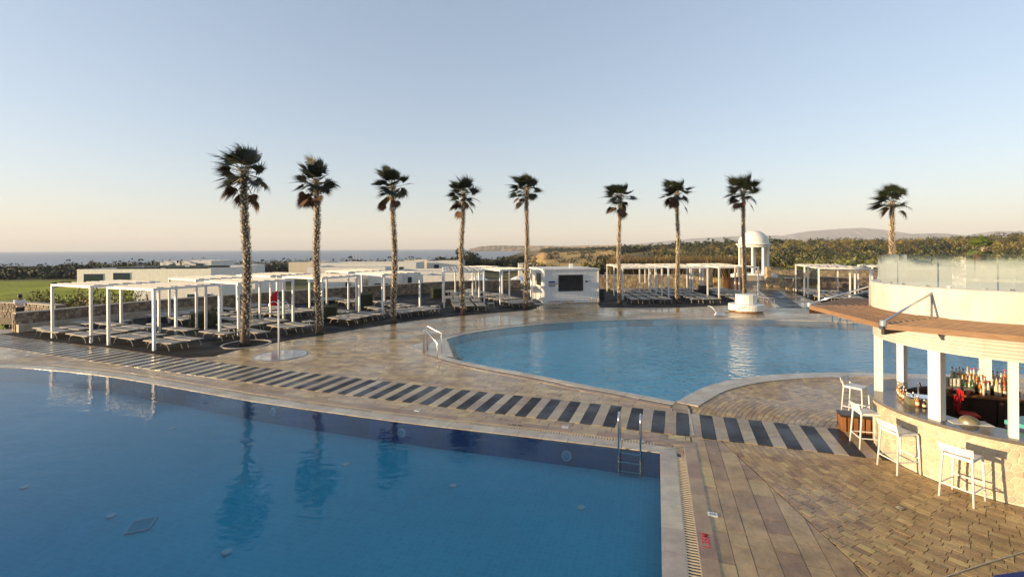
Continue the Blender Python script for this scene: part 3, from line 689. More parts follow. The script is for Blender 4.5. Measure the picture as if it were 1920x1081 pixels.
# ------------------------------------------------------------------ pool ladder (near pool)
def tube_obj(pts, r, name, m, parent, n=10): return MB().tube(pts, r, n).build(name, m, parent, smooth=True)
def arc(c, r, a0, a1, ax, ay, n=8): return [Vector(c) + Vector(ax) * r * math.cos(a0 + (a1 - a0) * k / n) + Vector(ay) * r * math.sin(a0 + (a1 - a0) * k / n) for k in range(n + 1)]
lp = [Vector((3.15, 10.07)) - AX * 0.86, Vector((3.15, 10.07)) - AX * 0.40]
t_ = thing('pool_ladder', 'steel ladder with two tall handrails at the near pool corner', 'pool ladder')
for q in lp:
    o3 = Vector((q.x, q.y, 0)); out = Vector((BX.x, BX.y, 0)); z = Vector((0, 0, 1))
    inn = o3 - out * 0.10; oo = o3 + out * 0.42
    pts = [inn - z * 0.5, inn + z * 0.62] + arc(inn + out * .14 + z * .62, .14, math.pi, math.pi * 0.25, out, z, 7) + [oo + z * .45, oo + z * 0.0]
    r_ = tube_obj(pts, .021, 'handrail', M['steel'], t_)
    MB().lathe((oo.x, oo.y, .012), [(.0, .02), (.05, .018), (.05, 0)], 14).build('flange', M['steel'], r_)
for zz in (-0.04, -0.24, -0.44):
    a, b_ = lp[0], lp[1]; m_ = (a + b_) / 2 - BX * .10
    MB().box((m_.x, m_.y, zz), ((b_ - a).length, .08, .022), (Vector((AX.x, AX.y, 0)), Vector((BX.x, BX.y, 0)), Vector((0, 0, 1)))).build('step', M['steel'], t_)
# far pool handrails
t_ = thing('pool_handrail', 'pair of sloping steel handrails at the far pool steps', 'handrail')
for (a, at, b_, bt) in (((795, 662), (795, 617), (820, 672), (820, 643)), ((801, 656), (800, 611), (828, 661), (828, 625))):
    A = Vector(G(*a)); Bv = Vector(G(*b_)); za = ZT(at[1], A.y, at[0]); zb = max(ZT(bt[1], Bv.y, bt[0]), .5)
    tube_obj([(A.x, A.y, 0), (A.x, A.y, za - .04), (A.x * .97 + Bv.x * .03, A.y * .97 + Bv.y * .03, za), (A.x * .9 + Bv.x * .1, A.y * .9 + Bv.y * .1, za - .01), (Bv.x, Bv.y, zb), (Bv.x, Bv.y, -.3)], .024, 'rail', M['steel'], t_)
# entry steps
stp = thing('pool_steps', 'pale wet entry steps at the left tip of the far pool', 'steps')
for k in range(3):
    q = [G(762 + k * 14, 649 + k * 2), G(812 + k * 6, 667 + k * 1), G(850 + k * 8, 668 - k * 3), G(836 + k * 6, 632 + k * 2)]
    MB().prism(q, -.5, 0.008 - k * .012 if k == 0 else -.06 - .1 * k).build('step', M['coping'], stp)
for px, py in ((1571, 603), (1592, 604)):
    pass
t_ = thing('pool_ladder', 'far pool ladder seen under the wooden canopy', 'pool ladder')
for px in (1571, 1586):
    q = Vector(G(px, 606)); o3 = Vector((q.x, q.y, 0)); out = Vector((0, 1, 0)); z = Vector((0, 0, 1)); inn = o3 - out * .1; oo = o3 + out * .45
    tube_obj([inn - z * .4, inn + z * .62] + arc(inn + out * .14 + z * .62, .14, math.pi, math.pi * .25, out, z, 6) + [oo + z * .4, oo], .022, 'handrail', M['steel'], t_)
# ------------------------------------------------------------------ lounger terraces
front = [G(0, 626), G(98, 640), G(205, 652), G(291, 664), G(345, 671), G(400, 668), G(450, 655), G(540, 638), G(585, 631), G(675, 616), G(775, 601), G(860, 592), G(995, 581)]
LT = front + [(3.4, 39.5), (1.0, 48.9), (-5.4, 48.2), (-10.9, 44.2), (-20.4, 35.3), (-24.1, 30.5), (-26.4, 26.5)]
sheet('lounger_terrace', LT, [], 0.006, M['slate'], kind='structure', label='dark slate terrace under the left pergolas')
RT = [G(1126, 576), G(1200, 577), G(1280, 576), G(1385, 571), G(1398, 561), (20.6, 46), (20.5, 49.3), (8, 49.3)]
sheet('lounger_terrace', RT, [], 0.006, M['slate'], kind='structure', label='dark slate terrace under the right pergolas')
sheet('lounger_terrace', [(23.9, 36.6), (33, 33.2), (38, 46.0), (27.6, 46.6)], [], 0.006, M['slate'], kind='structure', label='dark slate terrace beyond the bar')
# planting rings at palms later
# ------------------------------------------------------------------ stone walls
def voronoi_cells(W, H, s, seed, ar=1.4, jitter=0.38):
    rr = random.Random(seed); nx = max(1, round(W / (s * ar))); ny = max(1, round(H / s)); dx, dy = W / nx, H / ny
    P = {}
    for i in range(-1, nx + 1):
        for j in range(-1, ny + 1):
            P[i, j] = ((i + .5 + (0.5 if j % 2 else 0) + rr.uniform(-jitter, jitter)) * dx, (j + .5 + rr.uniform(-jitter, jitter)) * dy)
    out = []
    for i in range(-1, nx + 1):
        for j in range(0, ny):
            c = P[i, j]; q = [(0, 0), (W, 0), (W, H), (0, H)]
            for a in range(-2, 3):
                for b in range(-2, 3):
                    if (a or b) and (i + a, j + b) in P and q:
                        n = P[i + a, j + b]; vx, vy = n[0] - c[0], n[1] - c[1]; q = clip(q, vx, vy, (n[0] ** 2 + n[1] ** 2 - c[0] ** 2 - c[1] ** 2) / 2)
            if len(q) > 2 and area(q) > 0.15 * dx * dy: out.append(q)
    return out
def stone_on(mb, q, fn, thick, tint, gap):
    q = shrink(q, gap); cx = sum(p[0] for p in q) / len(q); cy = sum(p[1] for p in q) / len(q); n = len(q)
    a = sum(q[i][0] * q[(i + 1) % n][1] - q[(i + 1) % n][0] * q[i][1] for i in range(n))
    if a < 0: q = q[::-1]
    b = len(mb.v)
    mb.v += [tuple(fn(u, v, -0.01)) for u, v in q]
    mb.v += [tuple(fn(u, v, thick * .75)) for u, v in q]
    mb.v += [tuple(fn(cx + (u - cx) * .8, cy + (v - cy) * .8, thick)) for u, v in q]
    for i in range(n):
        j = (i + 1) % n
        for k in (0, 1): mb.f.append((b + k * n + i, b + k * n + j, b + (k + 1) * n + j, b + (k + 1) * n + i)); mb.t.append(tint)
    mb.f.append(tuple(b + 2 * n + i for i in range(n))); mb.t.append(tint)
def stone_wall(name, line, h, label, stone='rubble', size=0.2, thick=0.45, nobj=0, seed=1, cap=True, hfun=None, zbase=0.0, group=None):
    """line left->right as seen; visible face is toward camera (right-hand side of travel => n=(dy,-dx))"""
    root = thing(name, label, 'stone wall', group=group); rr = random.Random(seed)
    core = MB(); L0 = line; L1 = offset(line, thick)
    strip([tuple(p) for p in line], L1, zbase - .4, zbase + h, core); core.build('core', M['mortar'], root)
    S = []; acc = 0
    for i in range(len(line) - 1):
        a, b = Vector(line[i]), Vector(line[i + 1]); L = (b - a).length; d = (b - a) / L; n = Vector((d.y, -d.x))
        fn = lambda u, v, w, a=a, d=d, n=n: (a.x + d.x * u + n.x * w, a.y + d.y * u + n.y * w, zbase + v)
        for q in voronoi_cells(L, h, size, seed + i): S.append((math.hypot(a.x, a.y), q, fn))
    # end face at start
    a, b = Vector(line[0]), Vector(line[1]); d = (b - a).normalized(); n = Vector((-d.y, d.x))
    fn = lambda u, v, w, a=a, d=d, n=n: (a.x + n.x * (thick - u) - d.x * w, a.y + n.y * (thick - u) - d.y * w, zbase + v)
    for q in voronoi_cells(thick, h, size, seed + 77): S.append((math.hypot(a.x, a.y), q, fn))
    S.sort(key=lambda s: s[0]); rest = MB(); k = 0
    for d_, q, fn in S:
        t = rr.random()
        if k < nobj:
            b = MB(); stone_on(b, q, fn, rr.uniform(.02, .05), t, .012); b.build('stone', M[stone], root); k += 1
        else: stone_on(rest, q, fn, rr.uniform(.02, .05), t, .014)
    if rest.v: rest.build('small_stones', M[stone], root, kind='stuff')
    if cap:
        cp = MB(); strip(offset(line, -.05), offset(line, thick + .04), zbase + h, zbase + h + .06, cp); cp.build('cap', M['capstone'], root)
    return root
WL = smooth_line([(-27.0, 25.5), (-26.0, 27.3), (-24.4, 30.7), (-20.6, 35.6), (-16.0, 40.3), (-10.9, 44.6), (-5.5, 48.6), (0.9, 49.9)], 3)
stone_wall('stone_wall', WL, 0.98, 'long curved rubble wall behind the left loungers', nobj=280, size=.19, seed=5)
stone_wall('stone_wall', [(-36, 31.5), (-31.0, 30.2), (-28.2, 29.0)], 0.98, 'dark rubble wall running off the left edge behind the person', nobj=60, size=.2, seed=9)
b = MB(); wl2 = offset(WL[:9], -0.5); strip(offset(wl2, 0), offset(wl2, .38), 0, .42, b); b.build('wall_bench', M['capstone'], label='low plastered seat along the foot of the left stone wall', cat='bench')
stone_wall('stone_wall', [(5.5, 49.6), (12, 49.9), (20.3, 49.6)], 1.45, 'sunlit ochre stone wall behind the right pergolas', 'yellowstone', nobj=0, size=.34, seed=21)
stone_wall('stone_wall', [(28.0, 50.6), (30.7, 50.2)], 1.0, 'short low wall just right of the gazebo steps', 'yellowstone', nobj=0, size=.24, seed=23)
stone_wall('stone_wall', [(31.2, 47.6), (36, 47.2), (48, 46.2)], 1.25, 'shaded stone wall behind the farthest right pergolas', 'rubble', nobj=0, size=.22, seed=25)
stone_wall('stone_wall', [(29.5, 56.5), (40, 56.0), (60, 55)], 1.0, 'upper retaining wall with pale top right of the gazebo', 'yellowstone', nobj=0, size=.3, seed=27, zbase=.5)
stone_wall('stone_wall', [(20.5, 53.5), (23.0, 53.8)], 1.9, 'tall pale wall left of the gazebo steps', 'yellowstone', nobj=0, size=.3, seed=28)
def pillar(px0, px1, pytop, Y, label, base=0.0):
    x0, x1 = XT(px0, Y), XT(px1, Y); zt = ZT(pytop, Y, (px0 + px1) / 2); root = thing('stone_pillar', label, 'pillar', group='stone pillars by the gazebo steps')
    cx, cy, wd = (x0 + x1) / 2, Y + (x1 - x0) / 2, x1 - x0; MB().box((cx, cy, (base + zt) / 2 - .1), (wd - .06, wd - .06, zt - base + .2)).build('core', M['mortar'], root)
    for s, (o, d, n) in enumerate((((cx - wd / 2 + .03, cy - wd / 2 + .03), (1, 0), (0, -1)), ((cx - wd / 2 + .03, cy + wd / 2 - .03), (0, -1), (-1, 0)))):
        fn = lambda u, v, w, o=o, d=d, n=n: (o[0] + d[0] * u + n[0] * w, o[1] + d[1] * u + n[1] * w, base + v)
        b = MB()
        for q in voronoi_cells(wd - .06, zt - base, .25, int(px0) + s): stone_on(b, q, fn, .03, rnd.random(), .012)
        b.build('stones', M['yellowstone'], root, kind='stuff')
    MB().box((cx, cy, zt + .03), (wd + .06, wd + .06, .06)).build('cap', M['capstone'], root)
pillar(1386, 1397, 503, 50.5, 'stone pillar left of the gazebo steps')
pillar(1438, 1448, 501, 50.5, 'stone pillar right of the gazebo steps')
pillar(1477, 1487, 522, 45.0, 'left one of two short pillars beside the slate walkway')
pillar(1491, 1502, 522, 45.5, 'right one of two short pillars beside the slate walkway')
# steps up to gazebo
t_ = thing('garden_steps', 'stone steps climbing to the white domed gazebo', 'steps')
for k in range(5): MB().box((26.4 + k * .05, 51.0 + k * .5, .12 + k * .24), (2.6, .55, .24)).build('step', M['coping'], t_)
# slate walkway
q = [G(1464, 577), G(1505, 577), G(1457, 544), G(1419, 542)]
MB().prism([q[0], q[1], q[2], q[3]], -.01, .008).build('walkway', M['darktile'], kind='structure', label='dark slate strip leading to the gazebo')
wk = link('walkway_edge', None, kind='structure')
q = [G(1456, 577), G(1464, 577), G(1419, 542), G(1412, 541)]; MB().prism(q, -.01, .03).build('edging', M['coping'], wk)
# ------------------------------------------------------------------ gazebo
GY = 56.0; gx = XT(1413, GY); gz = ZT(512, GY, 1413)
t_ = thing('gazebo', 'white domed round gazebo with columns on its terrace', 'gazebo', (gx, GY, 0))
MB().lathe((0, 0, 0), [(2.5, -1), (2.5, gz - .12), (2.2, gz - .12), (2.2, gz), (0, gz)], 40).build('plinth', M['plaster'], t_)
zc = ZT(463, GY, 1413); zd = ZT(432, GY, 1413)
for k in range(8):
    a = 2 * math.pi * (k + .3) / 8; cx, cy = 1.5 * math.cos(a), 1.5 * math.sin(a)
    c_ = MB().lathe((cx, cy, 0), [(.19, gz), (.19, gz + .1), (.15, gz + .14), (.135, zc - .12), (.18, zc - .06), (.18, zc)], 14).build('column', M['plaster'], t_, smooth=False)
MB().lathe((0, 0, 0), [(1.35, zc), (1.72, zc), (1.72, zc + .2), (1.92, zc + .28), (1.92, zc + .4), (1.66, zc + .46), (1.3, zc + .46)], 48).build('entablature', M['plaster'], t_)
MB().lathe((0, 0, 0), [(1.66 * math.cos(a), zc + .44 + (zd - zc - .44) * math.sin(a)) for a in [math.pi / 2 * k / 12 for k in range(13)]], 48).build('dome', M['plaster'], t_, smooth=True)
# ------------------------------------------------------------------ plinth by pool
px_, py_ = G(1414.5, 587); PC = (px_, py_ + 1.1)
t_ = thing('round_plinth', 'white two tier round plinth beside the far pool', 'plinth', (PC[0], PC[1], 0))
MB().lathe((0, 0, 0), [(1.0, 0), (1.0, .1), (1.12, .1), (1.12, .48), (1.09, .51), (.66, .51)], 40).build('lower_tier', M['plaster'], t_)
MB().lathe((0, 0, 0), [(.66, .51), (.66, 1.12), (.63, 1.15), (0, 1.15)], 14).build('upper_tier', M['plaster'], t_)
MB().lathe((0, 0, 0), [(.98, .0), (1.01, .0), (1.01, .095)], 40).build('base_gap', M['midwood'], t_)
x0, y0 = G(1350, 592)
t_ = thing('pool_cleaner', 'small white pool cleaner with dark hose at the far edge', 'pool cleaner', (x0, y0 - .0, 0))
b = MB().box((0, 0, .14), (.62, .34, .2), taper=.7); b.build('body', M['white'], t_); b = MB().tube([(-.2, 0, .2), (-.45, .15, .55), (-.55, .2, .6), (-.68, .2, .6)], .035, 8); b.build('handle', M['white'], t_)
MB().tube([(.1, 0, .25), (.6, .3, .15), (1.3, .6, .3), (1.9, .5, .5)], .02, 6).build('hose', M['black'], t_)
# ------------------------------------------------------------------ kiosk
K0 = Vector(G(1021, 569)); K1 = Vector(G(1121, 566.4)); kd = (K1 - K0).normalized(); kn = Vector((-kd.y, kd.x)); KW = (K1 - K0).length; KH = 2.68
side = Vector((-0.30, 0.955)).normalized()
t_ = thing('kiosk', 'white clapboard kiosk with a large black screen', 'kiosk')
kside = Vector((XT(994, 41.5), 41.5)) - K0; KD = kside.length; ks = kside.normalized()
def kp(u, s, z): p = K0 + kd * u + ks * s; return (p.x, p.y, z)
core = MB().prism([kp(0, 0, 0)[:2], kp(KW, 0, 0)[:2], kp(KW, KD, 0)[:2], kp(0, KD, 0)[:2]], 0, KH - .05); core.build('wall', M['plaster'], t_)
b = MB(); nb = 15
for i in range(nb):
    z0 = .05 + i * (KH - .1) / nb; z1_ = z0 + (KH - .1) / nb - .03
    p = K0 - kn * .03; q = K1 - kn * .03
    a0, a1, b0_, b1_ = (K0 - kn * .06), (K1 - kn * .06), (K0 - kn * .02), (K1 - kn * .02)
    b.poly([(a0.x, a0.y, z0), (a1.x, a1.y, z0), (b1_.x, b1_.y, z1_), (b0_.x, b0_.y, z1_)]); b.poly([(K0.x, K0.y, z0), (K1.x, K1.y, z0), (a1.x, a1.y, z0), (a0.x, a0.y, z0)])
b.build('front_boards', M['white'], t_, kind='stuff')
so_ = Vector((-ks.y, ks.x)); 
if so_.x > 0: so_ = -so_
b = MB()
for i in range(16):
    s0 = i * KD / 16 + .01; s1 = (i + 1) * KD / 16 - .01; p, q = K0 + ks * s0 + so_ * .025, K0 + ks * s1 + so_ * .025
    b.poly([(q.x, q.y, .02), (p.x, p.y, .02), (p.x, p.y, KH - .06), (q.x, q.y, KH - .06)])
b.build('side_boards', M['white'], t_, kind='stuff')
rf = MB().prism([(p[0], p[1]) for p in (kp(-.15, -.12, 0), kp(KW + .12, -.12, 0), kp(KW + .12, KD + .1, 0), kp(-.15, KD + .1, 0))], KH - .05, KH + .06); rf.build('roof', M['plaster'], t_)
for u in (-.02, KW + .02):
    p = K0 + kd * u - kn * .02; MB().box((p.x, p.y, KH / 2), (.12, .12, KH + .02)).build('corner_post', M['white'], t_)
def kfront(u0, u1, z0, z1, dpt, name, m, par):
    a, c_ = K0 + kd * u0 - kn * dpt, K0 + kd * u1 - kn * dpt; a2, c2 = K0 + kd * u0 - kn * .02, K0 + kd * u1 - kn * .02
    return MB().prism([tuple(a), tuple(c_), tuple(c2), tuple(a2)], z0, z1).build(name, m, par)
U = lambda px: (px - 1021) / 100 * KW
Zk = lambda py: ZT(py, K0.y, 1070)
fr_ = kfront(U(1046.5), U(1092.5), Zk(546), Zk(515.5), .09, 'screen_frame', M['black'], t_)
kfront(U(1049), U(1069), Zk(544), Zk(518), .095, 'screen', M['screen'], fr_); kfront(U(1070), U(1090), Zk(544), Zk(518), .095, 'screen', M['screen'], fr_)
pn = kfront(U(1028.5), U(1041), Zk(537), Zk(526), .05, 'notice_board', M['blue'], t_)
for k in range(3): kfront(U(1029.6 + k * 3.8), U(1032.6 + k * 3.8), Zk(535.8), Zk(530.5), .055, 'paper', M['greypanel'], pn)
kfront(U(1042.5), U(1044.5), Zk(533), Zk(531), .06, 'switch', M['black'], t_)
kfront(U(1099), U(1103), Zk(515.5), Zk(512.5), .045, 'leaf_emblem', mat('green paint', (.2, .4, .1)), t_)
for u0, u1 in ((1097, 1103.5), (1105, 1112)): kfront(U(u0), U(u1), Zk(519.3), Zk(517.8), .045, 'lettering', M['greypanel'], t_)
kfront(U(1097), U(1101.5), Zk(531), Zk(527), .05, 'small_sign', M['black'], t_); kfront(U(1103), U(1107), Zk(529), Zk(527.6), .045, 'lettering', M['greypanel'], t_)
p, q = K0 + ks * .9 + so_ * .04, K0 + ks * 2.3 + so_ * .04
MB().poly([(q.x, q.y, 1.35), (p.x, p.y, 1.35), (p.x, p.y, 2.35), (q.x, q.y, 2.35)]).build('window', M['black'], t_)
rf = link('chimney', MB().box((0, 0, .2), (.3, .3, .45)).mesh('chimney', M['white']), t_, loc=kp(2.6, 1.2, KH))
# bench / stool, bin
c = Vector(G(1114.5, 569.5)); t_ = thing('bench', 'small white side bench against the kiosk corner', 'bench', (c.x, c.y, 0), math.atan2(kd.y, kd.x))
MB().box((0, 0, .5), (.55, .4, .04)).build('seat', M['white'], t_)
for i in (-1, 1):
    for j in (-1, 1): MB().box((i * .24, j * .17, .24), (.04, .04, .48)).build('leg', M['lframe'], t_)
c = Vector(G(1127, 561)); t_ = thing('waste_bin', 'black bin standing right of the white kiosk', 'bin', (c.x, c.y, 0)); MB().box((0, 0, .42), (.5, .5, .84), taper=.94).build('body', M['black'], t_); MB().box((0, 0, .87), (.54, .54, .06)).build('lid', M['black'], t_)
c = Vector(G(1319, 553)); t_ = thing('waste_bin', 'black box bin among the right hand loungers', 'bin', (c.x, c.y, 0)); MB().box((0, 0, .42), (.75, .6, .84), taper=.96).build('body', M['black'], t_); MB().box((0, 0, .87), (.78, .64, .05)).build('lid', M['black'], t_)
t_ = thing('bamboo_screen', 'reddish brown slatted screen behind the right pergolas', 'screen')
for k in range(22): MB().box((XT(1357, 48.9) + k * .1, 48.9, .62), (.085, .03, 1.25 + .05 * (k % 3)), tint=rnd.random()).build('slat', M['midwood'], t_)
for z in (.2, 1.05): MB().box((XT(1357, 48.9) + 1.05, 48.94, z), (2.3, .04, .06)).build('rail', M['darkwood'], t_)
# ------------------------------------------------------------------ pergolas
PH = 2.72
def pergola(P, Q, depth, label, group='white pergolas over the loungers', n=5):
    P = Vector(P); Q = Vector(Q); W = (Q - P).length; d = (Q - P) / W; a = math.atan2(d.y, d.x)
    t = thing('pergola', label, 'pergola', (P.x, P.y, 0), a, group)
    key = (round(W, 2), round(depth, 2))
    if key not in PM:
        pm = MB().box((0, 0, (PH - .1) / 2), (.105, .105, PH - .1)).mesh('post', M['white'])
        bf = MB().box((W / 2, 0, PH - .05), (W + .105, .09, .10)).mesh('beam', M['white'])
        bs = MB().box((0, depth / 2, PH - .05), (.09, depth - .09, .10)).mesh('beam', M['white'])
        sm = MB(); sm.box((0, depth / 2, 0), (W / n * .40, depth - .14, .025)); sm.box((-W / n * .20, depth / 2, .0), (.03, depth - .14, .05)); sm.box((W / n * .20, depth / 2, .0), (.03, depth - .14, .05))
        PM[key] = (pm, bf, bs, sm.mesh('roof_panel', M['mat_roof']))
    pm, bf, bs, sm = PM[key]
    for i in (0, W):
        for j in (0, depth): link('post', pm, t, loc=(i, j, 0))
    link('beam', bf, t); link('beam', bf, t, loc=(0, depth, 0)); link('beam', bs, t); link('beam', bs, t, loc=(W, 0, 0))
    for k in range(n): link('roof_panel', sm, t, loc=(W * (k + .5) / n, 0, PH + .02))
    return t
PM = {}
ORD = ['first', 'second', 'third', 'fourth', 'fifth', 'sixth', 'seventh', 'eighth']
# left columns: front post pairs from photo
cols = [((289, 657), (416, 635)), ((475, 625), (526, 617)), ((612, 605), (667, 595)), ((712, 592), (792, 582)), ((834, 577), (907, 575)), ((947, 571), (989, 567.5))]
colw = []
for a, b_ in cols:
    A, Bv = Vector(G(*a)), Vector(G(*b_)); colw.append((A, Bv))
# regularise widths to 3.1 m along the chord
LC = []
for A, Bv in colw:
    m_ = (A + Bv) / 2; d = (Bv - A).normalized(); LC.append((m_ - d * 1.5, m_ + d * 1.5))
LC[0] = (Vector(G(289, 657)), Vector(G(289, 657)) + Vector((.383, .924)) * 3.0)
colname = ['nearest the striped path', 'behind the shower', 'between palms two and three', 'left of the fourth palm', 'right of the fourth palm', 'beside the white kiosk']
rowname = ['pool side row', 'middle row', 'back row']
WALLP = [tuple(p) for p in WL] + [(5, 60), (60, 60), (60, -5), (-60, -5), (-60, 20)]
def behind_wall(p): return not inside((p.x, p.y), [(-27.0, 25.2)] + [tuple(q) for q in offset(WL, -.35)] + [(3.2, 49.6), (3.2, 30), (30, 10), (-30, 0), (-40, 22)])
for ci_, (A, Bv) in enumerate(LC):
    d = (Bv - A).normalized(); n = Vector((-d.y, d.x))
    for r_ in range(3):
        P, Q = A + n * (r_ * 4.75), Bv + n * (r_ * 4.75)
        if r_ and ci_ > 0:  # keep columns apart / radial fan
            P += d * 0.15 * r_; Q += d * 0.15 * r_
        if behind_wall(P + n * 3.3) or behind_wall(Q + n * 3.3) or (ci_ == 5 and r_ > 1): continue
        pergola(P, Q, 3.35, 'white pergola ' + colname[ci_] + ', ' + rowname[r_])
RC = [(9.3, 12.6), (13.15, 16.45), (17.4, 20.7)]
rn = ['right beside the kiosk', 'around the seventh palm', 'left of the eighth palm']
for ci_, (a, b_) in enumerate(RC):
    for r_ in range(2): pergola((a + .3 * r_, 39.5 + r_ * 4.7), (b_ + .3 * r_, 39.5 + r_ * 4.7), 3.3, 'white pergola ' + rn[ci_] + (', front row' if r_ == 0 else ', back row'))
gP, gd, gn = Vector((24.3, 37.2)), Vector((.94, -.34)), Vector((.34, .94))
for k, (a, b_, l) in enumerate(((0, 0, 'white pergola beyond the bar canopy, front one'), (0, 4.6, 'white pergola beyond the bar canopy, rear one'), (5, 0, 'white pergola beyond the bar, partly behind the parapet'), (5, 4.6, 'rear white pergola behind the bar parapet'))):
    P = gP + gd * a + gn * b_; pergola(P, P + gd * 3.4, 3.4, l)
# ------------------------------------------------------------------ loungers
def lounger_proto():
    t = thing('sun_lounger', '', 'sun lounger', group='sun loungers on the terraces')
    L, W = 1.92, .60
    b = MB()
    for s in (-1, 1): b.tube([(0, s * W / 2, .33), (.5, s * W / 2, .315), (1.2, s * W / 2, .32), (L, s * W / 2, .335)], .024, 6)
    b.tube([(0, -W / 2, .33), (0, W / 2, .33)], .024, 6); b.tube([(L, -W / 2, .335), (L, W / 2, .335)], .024, 6)
    b.build('frame', M['lframe'], t)
    b = MB(); prof = [(.03, .345), (.5, .33), (1.15, .335), (1.2, .34)]
    for (x0, z0), (x1, z1) in zip(prof, prof[1:]): b.box(((x0 + x1) / 2, 0, (z0 + z1) / 2), (x1 - x0, W - .05, .02), (Vector((x1 - x0, 0, z1 - z0)).normalized(), Vector((0, 1, 0)), Vector((-(z1 - z0), 0, x1 - x0)).normalized()))
    b.build('seat', M['sling'], t)
    b = MB(); b.box((1.57, 0, .355), (.72, W - .05, .02)); b.build('backrest', M['sling'], t)
    for x0, sg in ((.28, -1), (1.55, 1)):
        for s in (-1, 1):
            MB().tube([(x0 - sg * .28, s * W / 2 * .93, .31), (x0 - sg * .05, s * W / 2 * .93, .26), (x0 + sg * .05, s * W / 2 * .93, .14), (x0 + sg * .12, s * W / 2 * .93, 0)], [.03, .026, .024, .02], 6).build('leg', M['lframe'], t)
    return t
LP = lounger_proto(); LPK = kidtree(LP); used = [False]; LCNT = 0; sling2 = {}
def place_lounger(p, ang, label, tilt=False):
    global LCNT
    if not used[0]: o = LP; used[0] = True; kids = [c for c, _ in LPK]
    else: o = copy_tree(LP, LPK); kids = None
    o.location = (p.x, p.y, .006); o.rotation_euler = (0, 0, ang); o['label'] = label; LCNT += 1
    return o
nth = ['leftmost', 'second', 'third', 'rightmost']
palms_px = [(462, 645), (597, 625), (739, 605), (866, 590), (987, 578), (1161, 569), (1271, 567), (1396, 562)]
PALMS = [Vector(G(*p)) for p in palms_px]
hedges_px = [((376, 612), .95, 1.0, .75), ((614, 600), .75, .95, .8), ((682, 578), .85, .9, 1.0), ((820, 559), .95, .9, .85), ((1150, 552), .8, .8, .8)]
HED = [Vector(G(*h[0])) for h in hedges_px]
def blocked(c, rad=.85):
    return any((c - q).length < rad for q in PALMS) or any((c - q).length < 1.0 for q in HED)
rname = ['front row', 'second row', 'third row', 'fourth row', 'fifth row', 'sixth row']
tabs = []
for ci_, (A, Bv) in enumerate(LC):
    d = (Bv - A).normalized(); n = Vector((-d.y, d.x)); m_ = (A + Bv) / 2; ang = math.atan2(n.y, n.x)
    start = -.9 if ci_ == 0 else -2.1
    for r_ in range(5):
        off = start + r_ * 2.72
        c0 = m_ + n * off
        names = []; c0 = c0 + d * rnd.uniform(-.25, .25)
        for k in range(4):
            pos = c0 + d * (-1.2 + k * .80 + rnd.uniform(-.03, .03)) + n * rnd.uniform(-.12, .12)
            ce = pos + n * 1.0
            if behind_wall(ce + n * 1.05) or blocked(ce) or rnd.random() < .1: continue
            if ci_ == 5 and ce.x > 1.3 and ce.y > 36.5: continue
            place_lounger(pos, ang + rnd.uniform(-.03, .03), 'grey mesh sun lounger, ' + nth[k] + ' in the ' + rname[r_] + ' ' + colname[ci_])
        if ci_ < 5 and r_ in (0, 2, 3): tabs.append((c0 + d * 2.0 + n * 1.2, ang, 'low white side table, ' + rname[r_] + ', ' + colname[ci_]))
rn2 = ['right of the kiosk', 'round the seventh palm', 'left of the eighth palm', ]
for ci_, (a, b_) in enumerate(RC):
    for r_ in range(4):
        for k in range(4):
            pos = Vector(((a + b_) / 2 - 1.3 + k * .87 + r_ * .12, 36.7 + r_ * 2.75 + rnd.uniform(-.1, .1))); ce = pos + Vector((0, 1))
            if blocked(ce) or (1.5 and ce.x < 8.6): continue
            if (ce - Vector(G(1319, 553))).length < 1.1: continue
            place_lounger(pos, R(90) + rnd.uniform(-.03, .03), 'pale mesh sun lounger, ' + nth[k] + ' in the ' + rname[r_] + ' ' + rn2[ci_])
for ci_, x0 in enumerate((24.8, 29.8)):
    for r_ in range(3):
        for k in range(4):
            place_lounger(gP + gd * (.4 + k * .85 + ci_ * 5) + gn * (.2 + r_ * 2.8), R(70), 'white mesh sun lounger, ' + nth[k] + ' in the ' + rname[r_] + ' ' + ('under the pergola beyond the canopy' if ci_ == 0 else 'behind the bar parapet'))
c = Vector(G(1003, 578)); place_lounger(c, R(10), 'brown edged sun lounger nearest the kiosk front'); c = Vector(G(1030, 577)); place_lounger(c + Vector((0, 1.1)), R(5), 'sun lounger lying in front of the kiosk')
for i, (px, py) in enumerate([(116, 629), (180, 617)]):
    c = Vector(G(px, py)); place_lounger(c, R(160), 'shaded sun lounger by the left wall, ' + ('near one' if i == 0 else 'far one'))
def table_proto():
    t = thing('side_table', '', 'side table', group='white side tables between loungers')
    MB().box((0, 0, .36), (.5, .5, .03)).build('table_top', M['lframe'], t)
    for i in (-1, 1):
        for j in (-1, 1): MB().box((i * .21, j * .21, .17), (.035, .035, .35)).build('leg', M['lframe'], t)
    return t
TP = table_proto(); TPK = kidtree(TP); first = True
for p, a, l in tabs:
    if behind_wall(p) or blocked(p, .6): continue
    o = TP if first else copy_tree(TP, TPK); first = False
    o.location = (p.x, p.y, .006); o.rotation_euler = (0, 0, a); o['label'] = l
